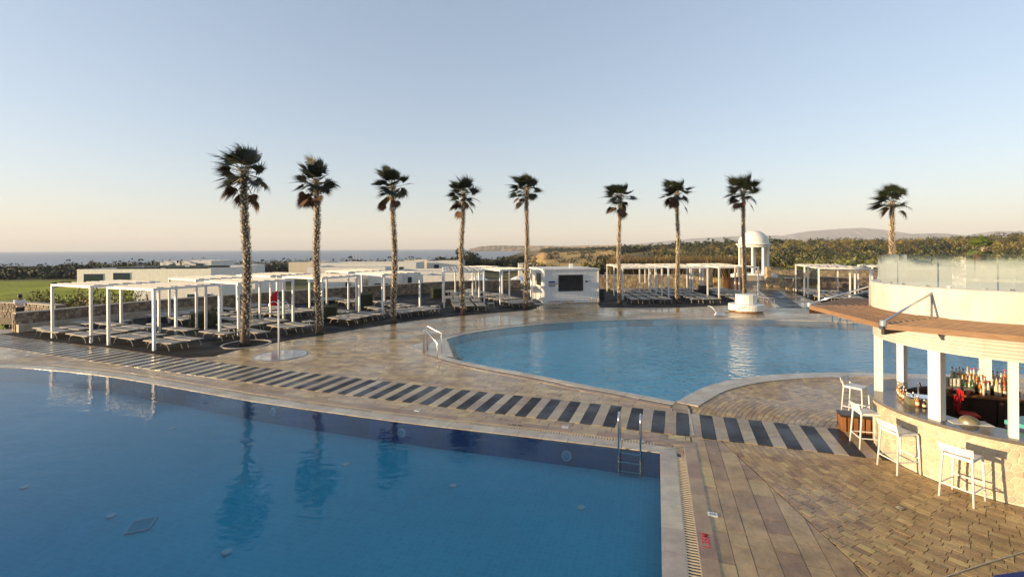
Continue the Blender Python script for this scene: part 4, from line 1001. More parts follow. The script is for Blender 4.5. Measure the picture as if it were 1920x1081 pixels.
# ------------------------------------------------------------------ foliage
def leaf_cloud(n, size, seed, lumps=6, flat=1.0, shape='ball'):
    r = np.random.RandomState(seed)
    if shape == 'box':
        P = r.uniform(-1, 1, (n, 3)); ax = r.randint(0, 5, n); s = np.where(ax < 3, ax, 0)
        face = r.randint(0, 5, n)
        for i in range(n):
            f = face[i]
            if f < 4: P[i, f // 2] = (1 if f % 2 else -1) * r.uniform(.88, 1.03)
            else: P[i, 2] = r.uniform(.88, 1.04)
    else:
        cen = r.normal(0, .42, (lumps, 3)); cen[:, 2] = np.abs(cen[:, 2]) * .9; rad = r.uniform(.35, .62, lumps)
        k = r.randint(0, lumps, n); d = r.normal(size=(n, 3)); d /= np.linalg.norm(d, axis=1)[:, None]
        P = cen[k] + d * (rad[k] * r.uniform(.72, 1.05, n))[:, None]; P[:, 2] = np.maximum(P[:, 2] + .1, 0)
        P[:, 0] /= 1.05; P[:, 1] /= 1.05
    a = r.normal(size=(n, 3)); a /= np.linalg.norm(a, axis=1)[:, None]; b = np.cross(a, r.normal(size=(n, 3))); b /= np.linalg.norm(b, axis=1)[:, None]
    s = size * r.uniform(.6, 1.3, n)[:, None]
    V = np.stack([P - a * s - b * s * .6, P + a * s - b * s * .5, P + a * s * .2 + b * s], 1).reshape(-1, 3)
    T = np.arange(n * 3).reshape(-1, 3); return V, T, np.repeat(r.uniform(0, 1, n), 1)
def tree(name, label, cat, loc, h, rad, m, seed, n=900, size=.14, trunk=.35, group=None, crown_name='crown'):
    t = thing(name, label, cat, loc, rnd.uniform(0, 6), group)
    V, T, ti = leaf_cloud(n, size / max(rad, .1), seed, lumps=9); V = V * np.array([rad, rad, h * (1 - trunk) * .62]); V[:, 2] += h * trunk
    link(crown_name, np_mesh(crown_name, V, T, m, ti), t)
    if trunk > .05:
        b = MB(); b.tube([(0, 0, -.3), (.05, 0, h * trunk), (0, .05, h * .75)], [.05 * h * .5, .04 * h * .5, .015 * h], 7)
        for k in range(4):
            a = k * 1.6; b.tube([(0, 0, h * trunk * .9), (math.cos(a) * rad * .5, math.sin(a) * rad * .5, h * .65)], [.02 * h, .006 * h], 5)
        b.build('trunk', M['bark'], t)
    return t
# clipped hedge cubes among the loungers
hl = ['by the first palm', 'right of the second palm', 'between palms two and three', 'left of the fourth palm', 'right of the kiosk bin']
for i, ((p, wx, wy, h)) in enumerate(hedges_px[:4]):
    c = HED[i]; t_ = thing('clipped_hedge', 'cube clipped green hedge ' + hl[i], 'hedge', (c.x, c.y + .3, 0), R(20), 'clipped hedges among the loungers')
    V, T, ti = leaf_cloud(2600, .045, 50 + i, shape='box'); V = V * np.array([wx * .62, wy * .62, h * .55]) + np.array([0, 0, h * .58]); link('foliage', np_mesh('foliage', V, T, M['hedge'], ti), t_)
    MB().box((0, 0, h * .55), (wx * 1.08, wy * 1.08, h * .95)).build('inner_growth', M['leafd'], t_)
# palms
def palm(idx, base, ztop_crown, px_label, trunk_r=.2, seed=1, m=M['frond'], nf=26, ndead=9, zb=0.0, fl=1.0, wind=1.0):
    trunk_r *= .66
    rr = random.Random(seed); t = thing('palm_tree', px_label, 'palm tree', (base.x, base.y, zb), 0, 'tall palms round the pools')
    H = ztop_crown - zb - 1.25 * fl; lean = rr.uniform(-.15, .15)
    tp = lambda z: Vector((lean * (z / H) ** 2 + .05 * math.sin(z * .9 + seed), .03 * math.sin(z + seed), z))
    zs = [0, .25, .8] + [1.6 + (H - 1.6) * k / 9 for k in range(10)]
    rs = [trunk_r * 1.5, trunk_r * 1.25, trunk_r * 1.08] + [trunk_r * (1 - .28 * k / 9) for k in range(10)]
    MB().tube([tp(z) for z in zs], rs, 12).build('trunk', M['palmtrunk'], t, smooth=True)
    b = MB(); nb_ = int(H * 44)
    for k in range(nb_):
        z = .35 + (H - .35) * (k + rr.random()) / nb_; a = k * 2.399 + rr.uniform(-.3, .3); r0 = trunk_r * (1.06 - .28 * z / H)
        c = tp(z) + Vector((math.cos(a) * r0, math.sin(a) * r0, 0)); out = Vector((math.cos(a), math.sin(a), 0)); up = (out * rr.uniform(.3, 1.2) + Vector((0, 0, 1))).normalized(); sd = Vector((-math.sin(a), math.cos(a), 0))
        L = rr.uniform(.09, .19); wd = rr.uniform(.03, .05)
        if rr.random() < .12: L *= 1.4
        p0, p1, p2 = c - sd * wd, c + sd * wd, c + up * L
        b.poly([p0 - out * .04, p1 - out * .04, p2 + sd * wd * .3, p2 - sd * wd * .3], rr.random()); q0, q1 = c - sd * wd + out * .03, c + sd * wd + out * .03
        b.poly([q1, q0, p2 - sd * wd * .3 + out * .012, p2 + sd * wd * .3 + out * .012], rr.random()); b.poly([p0 - out * .04, q0, p2 - sd * wd * .3]); b.poly([q1, p1 - out * .04, p2 + sd * wd * .3])
    b.build('leaf_bases', M['boot'], t, kind='stuff')
    top = tp(H)
    def frond(a, e, Lp, Lb, droop, mat_, nbl, name, z0=0.0, windk=1.0):
        d = Vector((math.cos(a) * math.cos(e), math.sin(a) * math.cos(e), math.sin(e))); p = top + Vector((0, 0, z0)) + Vector((math.cos(a), math.sin(a), 0)) * .1
        pts = [p.copy()]; 
        for k in range(4):
            d = (d + Vector((-.13 * wind * windk, 0, -.07 * droop))).normalized(); p = p + d * (Lp / 4); pts.append(p.copy())
        f = d; s = f.cross(Vector((0, 0, 1)));
        if s.length < .2: s = Vector((1, 0, 0))
        s.normalize(); tw = rr.uniform(-.6, .6); nu = s.cross(f).normalized(); s = (s * math.cos(tw) + nu * math.sin(tw)).normalized(); nu = s.cross(f).normalized()
        fb = MB()
        for k in range(nbl):
            th = R(-105 + 210 * (k + .5) / nbl) + rr.uniform(-.03, .03); bd = (f * math.cos(th) + s * math.sin(th) + nu * .18 * abs(math.sin(th))).normalized()
            q = p.copy(); L = Lb * (1 - .32 * abs(th) / 1.83) * rr.uniform(.85, 1.08); ws = [.026, .056, .026, .002]; prev = None
            wv = nu.cross(bd).normalized()
            for j in range(4):
                a_, b_ = q - wv * ws[j], q + wv * ws[j]
                if prev: fb.poly([prev[0], prev[1], b_, a_])
                prev = (a_, b_); bd = (bd + Vector((-.22 * wind * windk, 0, -.12 * droop)) * (j + .3)).normalized(); q = q + bd * (L / 3)
        o = fb.build(name, mat_, t)
        MB().tube(pts, [.022, .016, .013, .011, .010], 5, cap=False).build('stalk', M['petiole'], o)
    for k in range(nf):
        a = k * 2.399 + rr.uniform(-.3, .3); u = (k + .5) / nf; e = R(86 - 108 * u ** .9) + (rr.uniform(-.25, .25) if k > 6 else 0) + rr.uniform(-.12, .12)
        frond(a, e, rr.uniform(.28, .8) * fl, rr.uniform(.55, .9) * fl, .35 + .6 * u, m, 18, 'frond', -.3 * u)
    for k in range(ndead):
        a = rr.choice([math.pi + rr.uniform(-.7, .7), rr.uniform(0, 6.28), math.pi + rr.uniform(-1.2, 1.2)]); e = R(rr.uniform(-60, -8))
        frond(a, e, rr.uniform(.35, .75) * fl, rr.uniform(.5, .72) * fl, 2.2, M['deadfrond'], 18, 'dead_frond', -.3 - .5 * rr.random(), .5)
    return t
PL = ['tallest looking palm at the left, nearest the striped path', 'second palm from the left, behind the shower', 'third palm from the left', 'fourth palm from the left, beside the clipped hedge', 'fifth palm, at the left side of the kiosk', 'palm just right of the white kiosk', 'seventh palm from the left, among the right pergolas', 'eighth palm, in front of the domed gazebo']
tops = [264, 292, 304, 326, 318, 333, 327, 321]; trr = [.235, .21, .2, .19, .2, .185, .18, .19]
for i, q in enumerate(PALMS):
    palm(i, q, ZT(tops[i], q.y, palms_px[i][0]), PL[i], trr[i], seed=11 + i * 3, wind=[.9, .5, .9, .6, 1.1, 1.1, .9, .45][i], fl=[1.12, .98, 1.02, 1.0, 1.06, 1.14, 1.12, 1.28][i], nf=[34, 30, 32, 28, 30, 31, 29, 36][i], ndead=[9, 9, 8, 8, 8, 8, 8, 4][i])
P9 = Vector((XT(1674, 38), 38)); palm(8, P9, ZT(339, 38, 1674), 'solitary palm at the right behind the bar balustrade', .26, seed=51, fl=1.35, ndead=2, nf=28)
P10 = Vector((XT(1845, 47), 47)); palm(9, P10, ZT(436, 47, 1845), 'short bright green palm above the balustrade at the right', .3, seed=61, m=M['frond_bright'], nf=16, ndead=9, fl=1.15)
# planting rings round palm feet
for i, q in enumerate(PALMS[:1]):
    MB().lathe((q.x, q.y, 0), [(.95, .0), (.95, .03), (1.05, .03), (1.05, .0)], 30).build('planting_ring', M['coping'], label='round stone ring at the foot of the nearest palm', cat='planting ring')
# ------------------------------------------------------------------ shower
sx, sy = G(523, 667); t_ = thing('shower', 'white poolside shower pole with two curved arms', 'shower', (sx, sy, 0))
MB().tube([(0, 0, 0), (0, 0, 2.32)], .035, 10).build('pole', M['white'], t_, smooth=True)
for s in (-1, 1):
    h_ = MB().tube([(0, 0, 2.05)] + [(s * (.2 - .2 * math.cos(a)), 0, 2.05 + .2 * math.sin(a)) for a in [math.pi * k / 8 for k in range(9)]][1:] + [(s * .42, 0, 1.95)], .015, 8).build('arm', M['steel'], t_, smooth=True)
    MB().lathe((s * .42, 0, 1.88), [(.015, .08), (.03, .04), (.07, 0), (0, 0)], 12).build('shower_head', M['steel'], h_)
MB().lathe((sx, sy + .15, 0), [(0, .009), (.92, .009), (1.0, .018), (1.04, .006)], 40).build('shower_tray', mat('wet metal tray', (.35, .38, .40), .12, metal=.3, var=.3, scale=30), label='round perforated shower tray sunk in the deck', cat='shower tray')
hx, hy_ = G(526, 617); b = MB(); rr = random.Random(4)
for k in range(7):
    b.tube([(hx - .1 - .03 * k, hy_ - .1, 2.15 - .02 * k), (hx - .16 - .045 * k, hy_ - .12 + .03 * math.sin(k * 2), 1.8), (hx - .13 - .05 * k, hy_ - .12 + .04 * math.sin(k), 1.3 + .07 * rr.random())], [.02, .055, .05], 7)
b.build('hanging_cloth', M['redcloth'], label='red cloth hanging from a pergola post by the shower', cat='cloth')
# ------------------------------------------------------------------ BAR
CX, CY = BC.x, BC.y
def pol(r, a, z): return (CX + r * math.cos(a), CY + r * math.sin(a), z)
bar = thing('pool_bar', 'round cream pool bar with stone front and roof terrace', 'bar', (0, 0, 0))
A0, A1 = R(95), R(285)
MB().lathe((CX, CY, 0), [(BR - .02, -.05), (BR - .02, 1.05), (BR - .25, 1.05), (BR - .25, -.05)], 64, R(60), R(320)).build('wall', M['crazyjoint'], bar)
cells = voronoi_cells(BR * (A1 - A0), 1.02, .115, 91, ar=1.1, jitter=.45); rest = MB()
fn = lambda u, v, w: pol(BR - .02 + w, A1 - u / BR, v + .02)
fn = lambda u, v, w: pol(BR - .02 + w, A0 + u / BR, v + .02)
cells.sort(key=lambda q: abs(sum(p[0] for p in q) / len(q) / BR + A0 - R(200)))
for i, q in enumerate(cells):
    t = rnd.random()
    if i < 295: b = MB(); stone_on(b, q, fn, rnd.uniform(.004, .010), t, .007); b.build('wall_stone', M['crazy'], bar)
    else: stone_on(rest, q, fn, .008, t, .004)
if rest.v: rest.build('small_stones', M['crazy'], bar, kind='stuff')
MB().lathe((CX, CY, 0), [(BR - .55, 1.06), (BR - .55, 1.12), (BR + .09, 1.12), (BR + .10, 1.10), (BR + .09, 1.06), (BR - .55, 1.06)], 96, R(60), R(320)).build('counter', M['counter'], bar, smooth=False)
MB().lathe((CX, CY, 0), [(BR - .545, .1), (BR - .545, 1.055)], 64, R(60), R(320)).build('inner_cabinet', M['darkwood'], bar)
MB().lathe((CX, CY, 0), [(BR - .3, .012), (0, .012)], 48).build('bar_floor', M['darkwood'], bar)
zo, zr = 2.42, 3.02
MB().lathe((CX, CY, 0), [(BR + .0, zr), (BR + .03, zr), (BR + .03, 3.60), (BR - .0, 3.62), (BR - .16, 3.62), (BR - .16, 3.56), (0, 3.56)], 96).build('parapet', M['bar_plaster'], bar, smooth=False)
MB().lathe((CX, CY, 0), [(0, zr - .02), (BR - .02, zr - .02)], 64).build('ceiling', M['bar_plaster'], bar)
# columns: angles from photo pixels on the counter circle
def bar_angle(px, r, far=False):
    t = (px - 960) / F; best = []
    A = t * t + 1; Bq = -2 * (t * CX + CY); Cq = CX * CX + CY * CY - r * r; D = Bq * Bq - 4 * A * Cq
    if D < 0: D = 0
    Y = (-Bq + (1 if far else -1) * math.sqrt(D)) / (2 * A); return math.atan2(Y - CY, t * Y - CX)
rc = BR - .12
colang = [(bar_angle(1645, rc), .12), (bar_angle(1755, rc), .20), (bar_angle(1898, rc), .12), (bar_angle(1690, rc, True), .12), (bar_angle(1846, rc, True), .20), (R(300), .2), (R(20), .2)]
for a, wd in colang:
    ax = (Vector((-math.sin(a), math.cos(a), 0)), Vector((math.cos(a), math.sin(a), 0)), Vector((0, 0, 1)))
    MB().box(pol(rc, a, (1.12 + zr - .02) / 2), (wd, .16, zr - .02 - 1.12), ax).build('column', M['white'], bar)
# roller shutter boxes (ribbed)
b = MB(); prof = [(BR - .2, zo), (BR - .02, zo)]
for k in range(9):
    z = zo + (zr - .03 - zo) * k / 9; prof += [(BR - .02, z), (BR - .02, z + .05), (BR - .035, z + .058)]
prof += [(BR - .02, zr - .02)]
b.lathe((CX, CY, 0), prof, 72, R(60), R(320)); b.build('roller_shutter', M['bar_plaster'], bar)
b = MB(); b.lathe((CX, CY, 0), [(BR - .16, 2.6), (BR - .02, 2.6), (BR - .02, zr - .02)], 48, R(-40), R(60)); b.build('rear_fascia', M['bar_plaster'], bar)
# vertical strut plates + glass balustrade
GR = BR - .12
ng = 15
for k in range(ng):
    a0 = R(8) + 2 * math.pi * k / ng; a1 = a0 + 2 * math.pi / ng - .012
    b = MB(); n_ = 4
    for j in range(n_):
        u0, u1 = a0 + (a1 - a0) * j / n_, a0 + (a1 - a0) * (j + 1) / n_
        b.poly([pol(GR, u0, 3.6), pol(GR, u1, 3.6), pol(GR, u1, 4.2), pol(GR, u0, 4.2)])
    gp = b.build('glass_panel', M['mistglass'], bar)
    for u in (a0 + .08, a1 - .08):
        ax = (Vector((-math.sin(u), math.cos(u), 0)), Vector((math.cos(u), math.sin(u), 0)), Vector((0, 0, 1)))
        MB().box(pol(GR, u, 3.615), (.05, .04, .07), ax).build('clamp', M['steel'], gp)
# slatted canopy
TA = [R(102), R(150), R(199), R(246), R(294)]; TR = [3.3, 3.25, 3.42, 3.35, 3.3]; zt_ = 2.98
tips = [Vector(pol(r, a, zt_)) for r, a in zip(TR, TA)]
for i in range(4):
    T0, T1 = tips[i], tips[i + 1]; I0, I1 = Vector(pol(BR + .0, TA[i], zr + .03)), Vector(pol(BR + .0, TA[i + 1], zr + .03))
    seg = link('canopy_section', None, bar)
    ns = 11; wd_ = 1
    for k in range(ns):
        f0 = k / ns; f1 = (k + .5) / ns
        # slat between radial lines; inner end follows a chord of the octagon, extended under parapet
        J0, J1 = Vector(pol(BR - .15, TA[i], zr + .03)), Vector(pol(BR - .15, TA[i + 1], zr + .03))
        a_, b_, c_, d_ = T0.lerp(J0, f0), T1.lerp(J1, f0), T1.lerp(J1, f1), T0.lerp(J0, f1)
        mb = MB(); up = Vector((0, 0, .045)); q = [a_, b_, c_, d_]; b0 = len(mb.v); mb.v += [tuple(p - up) for p in q] + [tuple(p + up * .8) for p in q]
        for f in ((3, 2, 1, 0), (4, 5, 6, 7), (0, 1, 5, 4), (1, 2, 6, 5), (2, 3, 7, 6), (3, 0, 4, 7)): mb.f.append(f); mb.t.append(.3 + .4 * rnd.random())
        mb.build('slat', M['awning'], seg)
    dr = (T1 - T0).normalized(); mm_ = (T0 + T1) / 2
    MB().box(mm_ - Vector((0, 0, .02)), ((T1 - T0).length, .03, .075), (dr, Vector((-dr.y, dr.x, 0)), Vector((0, 0, 1)))).build('fascia_board', M['awning'], seg)
for i in range(5):
    T0 = tips[i]; J0 = Vector(pol(BR - .1, TA[i], zr + .02)); MB().tube([T0 + Vector((0, 0, .01)), J0], .028, 8).build('canopy_rib', M['steel'], bar)
    bd = (J0 - T0).normalized(); MB().box(T0.lerp(J0, .3) - Vector((0, 0, .1)), ((J0 - T0).length * .6, .05, .12), (bd, Vector((-bd.y, bd.x, 0)), Vector((0, 0, 1)))).build('bracket', M['darkwood'], bar)
    an = Vector(pol(BR + .05, TA[i], 3.5)); st = MB().tube([T0 + Vector((0, 0, .06)), an], .02, 8).build('stay_rod', M['steel'], bar, smooth=True)
    MB().tube([an + Vector((0, 0, .03)), Vector(pol(BR + .05, TA[i], 2.86))], .018, 8).build('wall_rod', M['steel'], bar)
    MB().lathe((T0.x, T0.y, T0.z), [(0, .1), (.05, .09), (.06, 0), (.05, -.06), (0, -.06)], 12).build('bracket_knob', M['steel'], bar)
# ------------------------------------------------------------------ bar contents
A_ = Vector((10.05, 11.0)); B_ = Vector((11.45, 10.45)); dd_ = (B_ - A_).normalized(); nn = Vector((-dd_.y, dd_.x)); ang = math.atan2(dd_.y, dd_.x)
bk = thing('back_counter', 'dark wood back counter with cupboards inside the bar', 'counter', (A_.x, A_.y, 0), ang)
WBC = (B_ - A_).length
MB().box((WBC / 2, .3, .45), (WBC, .5, .9)).build('cabinet', M['darkwood'], bk); MB().box((WBC / 2, .28, .93), (WBC + .05, .6, .05)).build('worktop', M['midwood'], bk)
for k in range(3): MB().box((WBC * (k + .5) / 3, .04, .45), (WBC / 3 - .03, .02, .8)).build('door', M['darkwood'], bk)
def bottle(x, y, z, h, r, m, capm, label, group):
    t = thing('bottle', label, 'bottle', (x, y, z), 0, group)
    MB().lathe((0, 0, 0), [(0, 0), (r, 0), (r, h * .55), (r * .85, h * .63), (r * .36, h * .76), (r * .34, h * .9)], 10).build('body', m, t, smooth=True)
    MB().lathe((0, 0, 0), [(r * 1.02, h * .15), (r * 1.02, h * .42)], 10).build('label', M['label'], t)
    MB().lathe((0, 0, 0), [(r * .42, h * .88), (r * .42, h), (0, h)], 8).build('cap', capm, t)
cm = [('clear', 'clearb', 'red'), ('amber', 'amber', 'black'), ('clear', 'clearb', 'black'), ('clear', 'clearb', 'yellowb'), ('green', 'greenglass', 'black'), ('amber', 'amber', 'red'), ('clear', 'clearb', 'red')]
OR = ['leftmost', 'second', 'third', 'fourth', 'fifth', 'sixth', 'seventh', 'eighth', 'ninth', 'tenth', 'eleventh', 'twelfth', 'thirteenth', 'fourteenth', 'fifteenth', 'rightmost']
rows3 = ['front', 'middle', 'back']
for r_ in range(3):
    for k in range(16):
        if r_ == 0 and k % 4 == 1: continue
        p = A_ + dd_ * (.36 + k * .069 + rnd.uniform(-.01, .01)) + nn * (.16 + r_ * .13); c_ = rnd.choice(cm); zoff = .955 + r_ * .12
        bottle(p.x, p.y, zoff, rnd.uniform(.27, .34), rnd.uniform(.031, .038), M[c_[1]], M[c_[2]], '%s glass bottle, %s from the left in the %s row on the back counter' % (c_[0], OR[k], rows3[r_]), 'bottles on the back counter')
for r_ in (1, 2): MB().box((0, 0, 0), (WBC - .3, .12, .12 * r_)).build('bottle_step', M['darkwood'], bk).location = (WBC / 2 + .15, .16 + r_ * .13, .955 + .12 * r_ / 2)
for k in range(12):
    p = A_ + dd_ * (.0 + (k % 6) * .075) + nn * (.15 + (k // 6) * .12); t = thing('glass_stack', 'tall stack of clear glasses, %s in the %s line left of the bottles' % (OR[k % 6], 'front' if k < 6 else 'rear'), 'glasses', (p.x, p.y, .955), 0, 'stacked glasses by the bottles')
    for j in range(3): MB().lathe((0, 0, j * .11), [(.028, 0), (.033, .1), (.036, .105)], 10).build('glass', M['clearb'], t)
# dark rack with white cups on the inner counter
ca = bar_angle(1690, BR - .42)
for k in range(16):
    a = bar_angle(1672, BR - .42) + .045 * k if False else R(168) + .05 * k
    rad_ = BR - .47 + .0 * k; p = pol(rad_ - .07 * (k % 2), a - .55, 1.12)
    bottle(p[0], p[1], 1.12, .17 + .03 * (k % 3), .032, M['darkwood'] if k % 2 else M['amber'], M['white'], 'small dark bottle with white cap, %s along the left side of the counter' % OR[k], 'white capped bottles on the counter')
# metal cabinet
p = pol(BR - .62, bar_angle(1722, BR - .62), 1.0); t_ = thing('metal_cabinet', 'brass coloured metal box on the bar worktop', 'cabinet', p, R(-25)); MB().box((0, 0, .12), (.42, .3, .28)).build('body', M['olivebox'], t_); MB().box((0, 0, .27), (.45, .33, .03)).build('lid', M['steel'], t_)
MB().tube([(0, .05, .28), (0, .05, .52), (.0, -.02, .56), (0, -.09, .5)], .018, 8).build('tap', M['steel'], t_)
# red chair
p = Vector((9.98, 10.5, -.1)); t_ = thing('chair', 'red curved plastic chair inside the bar', 'chair', p, R(62))
b = MB()
prof = [(-.05, 1.28), (.0, 1.1), (.05, .92), (.03, .8)]
for (y0, z0), (y1, z1) in zip(prof, prof[1:]): b.box((0, (y0 + y1) / 2, (z0 + z1) / 2), (.3, .03, abs(z1 - z0) + .02))
b.build('backrest', M['red'], t_); MB().box((0, -.16, .76), (.32, .32, .04)).build('seat', M['red'], t_)
for i in (-1, 1):
    for j in (-.38, 0): MB().tube([(i * .16, j, .72), (i * .2, j, 0.012)], .015, 6).build('leg', M['steel'], t_)
# tray with dome
p = pol(BR - .42, bar_angle(1815, BR - .42), 1.125); t_ = thing('covered_tray', 'domed cloth covered tray on white paper on the counter', 'tray', p, R(-15)); MB().box((0, 0, .005), (.62, .26, .01)).build('paper', M['white'], t_)
MB().lathe((0, 0, .01), [(.15 * math.cos(a), .12 * math.sin(a)) for a in [math.pi / 2 * k / 6 for k in range(7)]], 16).build('dome', M['olivebox'], t_, smooth=True)
p = pol(BR - .75, bar_angle(1870, BR - .75), .98); t_ = thing('sink', 'dark round sink in the bar worktop', 'sink', p); MB().lathe((0, 0, 0), [(.2, .02), (.16, .02), (.12, -.08), (0, -.1)], 20).build('bowl', M['steel'], t_)
MB().lathe((CX, CY, 0), [(BR - .55, .96), (BR - .95, .96)], 48, R(200), R(290)).build('inner_worktop', M['black'], bar)
# grey panel and teal freezer right
MB().box((10.55, 8.75, 1.75), (1.3, .06, 1.6), (Vector((.8, .6, 0)), Vector((-.6, .8, 0)), Vector((0, 0, 1)))).build('partition_panel', M['greypanel'], label='grey partition panel at the right side of the bar', cat='panel')
p = pol(BR - .8, bar_angle(1935, BR - .8), 0); t_ = thing('freezer', 'dark blue chest freezer with teal lid inside the bar', 'freezer', p, R(20)); MB().box((0, 0, .62), (.55, .5, 1.1)).build('cabinet', M['navy'], t_); MB().box((0, 0, 1.2), (.57, .52, .07)).build('lid', M['teal'], t_)
# ------------------------------------------------------------------ bar stools
def stool_proto():
    t = thing('bar_stool', '', 'bar stool', group='white bar stools at the bar')
    m = M['white']; hw = .2
    # local +x faces the bar, backrest at -x
    fr = MB()
    for s in (-1, 1): fr.tube([(-.19, s * hw, .74), (.2, s * (hw - .01), .75)], .016, 6)
    fr.tube([(-.19, -hw, .74), (-.19, hw, .74)], .016, 6); fr.tube([(.2, -hw, .75), (.2, hw, .75)], .016, 6); fr.build('seat_frame', m, t)
    MB().box((.0, 0, .765), (.40, .40, .025)).build('seat', m, t)
    for s in (-1, 1):
        MB().tube([(-.25, s * (hw + .03), 0), (-.2, s * hw, .74), (-.235, s * hw, .90)], [.017, .019, .016], 8).build('leg', m, t, smooth=True)
        MB().tube([(.23, s * (hw + .02), 0), (.2, s * (hw - .005), .75)], [.017, .019], 8).build('leg', m, t, smooth=True)
        MB().tube([(-.235, s * (hw + .02), .24), (.22, s * (hw + .015), .24)], .012, 6).build('stretcher', m, t)
    MB().tube([(.222, -hw - .015, .30), (.222, hw + .015, .30)], .013, 6).build('foot_rail', m, t); MB().tube([(-.236, -hw - .02, .24), (-.236, hw + .02, .24)], .012, 6).build('stretcher', m, t)
    b = MB(); n = 8
    for k in range(n):
        y0, y1 = -.235 + .47 * k / n, -.235 + .47 * (k + 1) / n; c0, c1 = -.045 * (1 - (y0 / .235) ** 2), -.045 * (1 - (y1 / .235) ** 2)
        X0, X1 = -.225 + c0, -.225 + c1
        P = [(X0, y0, .83), (X1, y1, .83), (X1 - .035, y1, .965), (X0 - .035, y0, .965)]; Q = [(p[0] - .016, p[1], p[2] + .003) for p in P]
        b.poly(P); b.poly(Q[::-1]); b.poly([P[3], P[2], Q[2], Q[3]]); b.poly([P[1], P[0], Q[0], Q[1]])
    for y, o in ((-.235, 0), (.235, 0)): b.poly([(-.225, y, .83), (-.26, y, .965), (-.276, y, .968), (-.241, y, .833)])
    b.build('backrest', m, t); return t
ST = stool_proto(); STK = kidtree(ST)
sts = [((7.83, 8.18), 27, 'white bar stool nearest the camera with its shadow on the bar'), ((7.6, 9.24), 3, 'white bar stool second from the camera, in front of the bar bend'), ((7.80, 10.32), -14, 'white bar stool standing before the wooden crate'), ((8.92, 12.2), -57, 'farthest white bar stool, turned sideways behind the crate')]
for i, (p, a, l) in enumerate(sts):
    o = ST if i == 0 else copy_tree(ST, STK); o.location = (p[0], p[1], .003); o.rotation_euler = (0, 0, R(a)); o['label'] = l
# crate
t_ = thing('wooden_crate', 'low wooden crate with dark top beside the bar wall', 'crate', (8.2, 11.2, 0), R(-20))
MB().box((0, 0, .38), (.72, .4, .05)).build('top', M['darkwood'], t_)
for k in range(6): MB().box((-.3 + k * .12, -.17, .18), (.085, .025, .35)).build('slat', M['midwood'], t_)
for k in range(3): MB().box((-.33, -.1 + k * .13, .18), (.025, .09, .35)).build('slat', M['midwood'], t_)
MB().box((0, .17, .18), (.7, .02, .35)).build('rear_board', M['darkwood'], t_)
# drain cover in brick
c = Vector(G(1687, 952)); t_ = thing('drain_cover', 'small square metal drain cover among the bricks', 'drain', (c.x, c.y, .004), R(25)); b = MB().box((0, 0, 0), (.13, .13, .008)); b.build('plate', M['darkwood'], t_)
b = MB()
for k in range(4): b.box((-.045 + k * .03, 0, .006), (.012, .1, .005))
b.build('ribs', M['steel'], t_, kind='stuff')
# cable across bricks and blue mat at the corner
a_, b_ = G(1760, 1086), G(1930, 1032); mb = MB().tube([(a_[0], a_[1], .012), ((a_[0] + b_[0]) / 2, (a_[1] + b_[1]) / 2 + .01, .012), (b_[0], b_[1], .012)], .007, 6); mb.build('cable', M['grate'], label='thin pale cable lying across the bricks at lower right', cat='cable')
q = [G(1862, 1082), G(1925, 1073), G(1990, 1090), G(1900, 1110)]; MB().prism(q, .002, .03).build('mat', M['blue'], label='dark blue mat at the lower right corner', cat='mat')
# low white wall beyond bar canopy
q0, q1 = G(1536, 578), G(1640, 578); MB().prism([q0, q1, (q1[0], q1[1] + .4), (q0[0] + .3, q0[1] + .4)], 0, .38).build('low_wall', M['plaster'], label='low white wall beyond the wooden canopy', cat='wall')
# ------------------------------------------------------------------ person
def skin_body(name, verts, edges, radii, m, parent, sub=2):
    me = bpy.data.meshes.new(name); me.from_pydata(verts, edges, []); o = bpy.data.objects.new(name, me); COL.objects.link(o)
    sk = o.modifiers.new('s', 'SKIN'); o.modifiers.new('u', 'SUBSURF').levels = sub
    if not me.skin_vertices: 
        import bmesh as bm_; b = bm_.new(); b.from_mesh(me); b.verts.layers.skin.verify(); b.to_mesh(me); b.free()
    for i, r in enumerate(radii): me.skin_vertices[0].data[i].radius = (r if isinstance(r, tuple) else (r, r))
    me.skin_vertices[0].data[0].use_root = True
    dg = bpy.context.evaluated_depsgraph_get(); m2 = bpy.data.meshes.new_from_object(o.evaluated_get(dg)); m2.name = name
    COL.objects.unlink(o); bpy.data.objects.remove(o); m2.materials.clear(); m2.materials.append(m); m2.polygons.foreach_set('use_smooth', [True] * len(m2.polygons))
    return link(name, m2, parent)
pp = (XT(33, 28.2) + .1, 28.2, 0.03)
t_ = thing('person', 'person in a white shirt leaning at the left stone wall', 'person', pp, R(-25))
V_ = [(0, 0, .93), (0, 0, 1.08), (.02, 0, 1.25), (.05, 0, 1.40), (.07, 0, 1.50), (.10, -.01, 1.62), (.11, -.01, 1.70),
      (.05, .19, 1.40), (.16, .24, 1.16), (.38, .16, 1.08), (.47, .14, 1.06), (.05, -.19, 1.40), (.18, -.24, 1.17), (.40, -.15, 1.10), (.49, -.13, 1.08),
      (0, .10, .88), (.02, .11, .48), (0, .12, .07), (.12, .13, .03), (0, -.10, .88), (.03, -.11, .48), (-.02, -.12, .07), (.1, -.13, .03)]
E_ = [(0, 1), (1, 2), (2, 3), (3, 4), (4, 5), (5, 6), (3, 7), (7, 8), (8, 9), (9, 10), (3, 11), (11, 12), (12, 13), (13, 14), (0, 15), (15, 16), (16, 17), (17, 18), (0, 19), (19, 20), (20, 21), (21, 22)]
R_ = [(.12, .15), (.11, .13), (.12, .15), (.11, .15), .055, .085, .075, .06, .048, .036, .03, .06, .048, .036, .03, .09, .06, .045, .04, .09, .06, .045, .04]
skin_body('body', V_, E_, R_, M['skin'], t_)
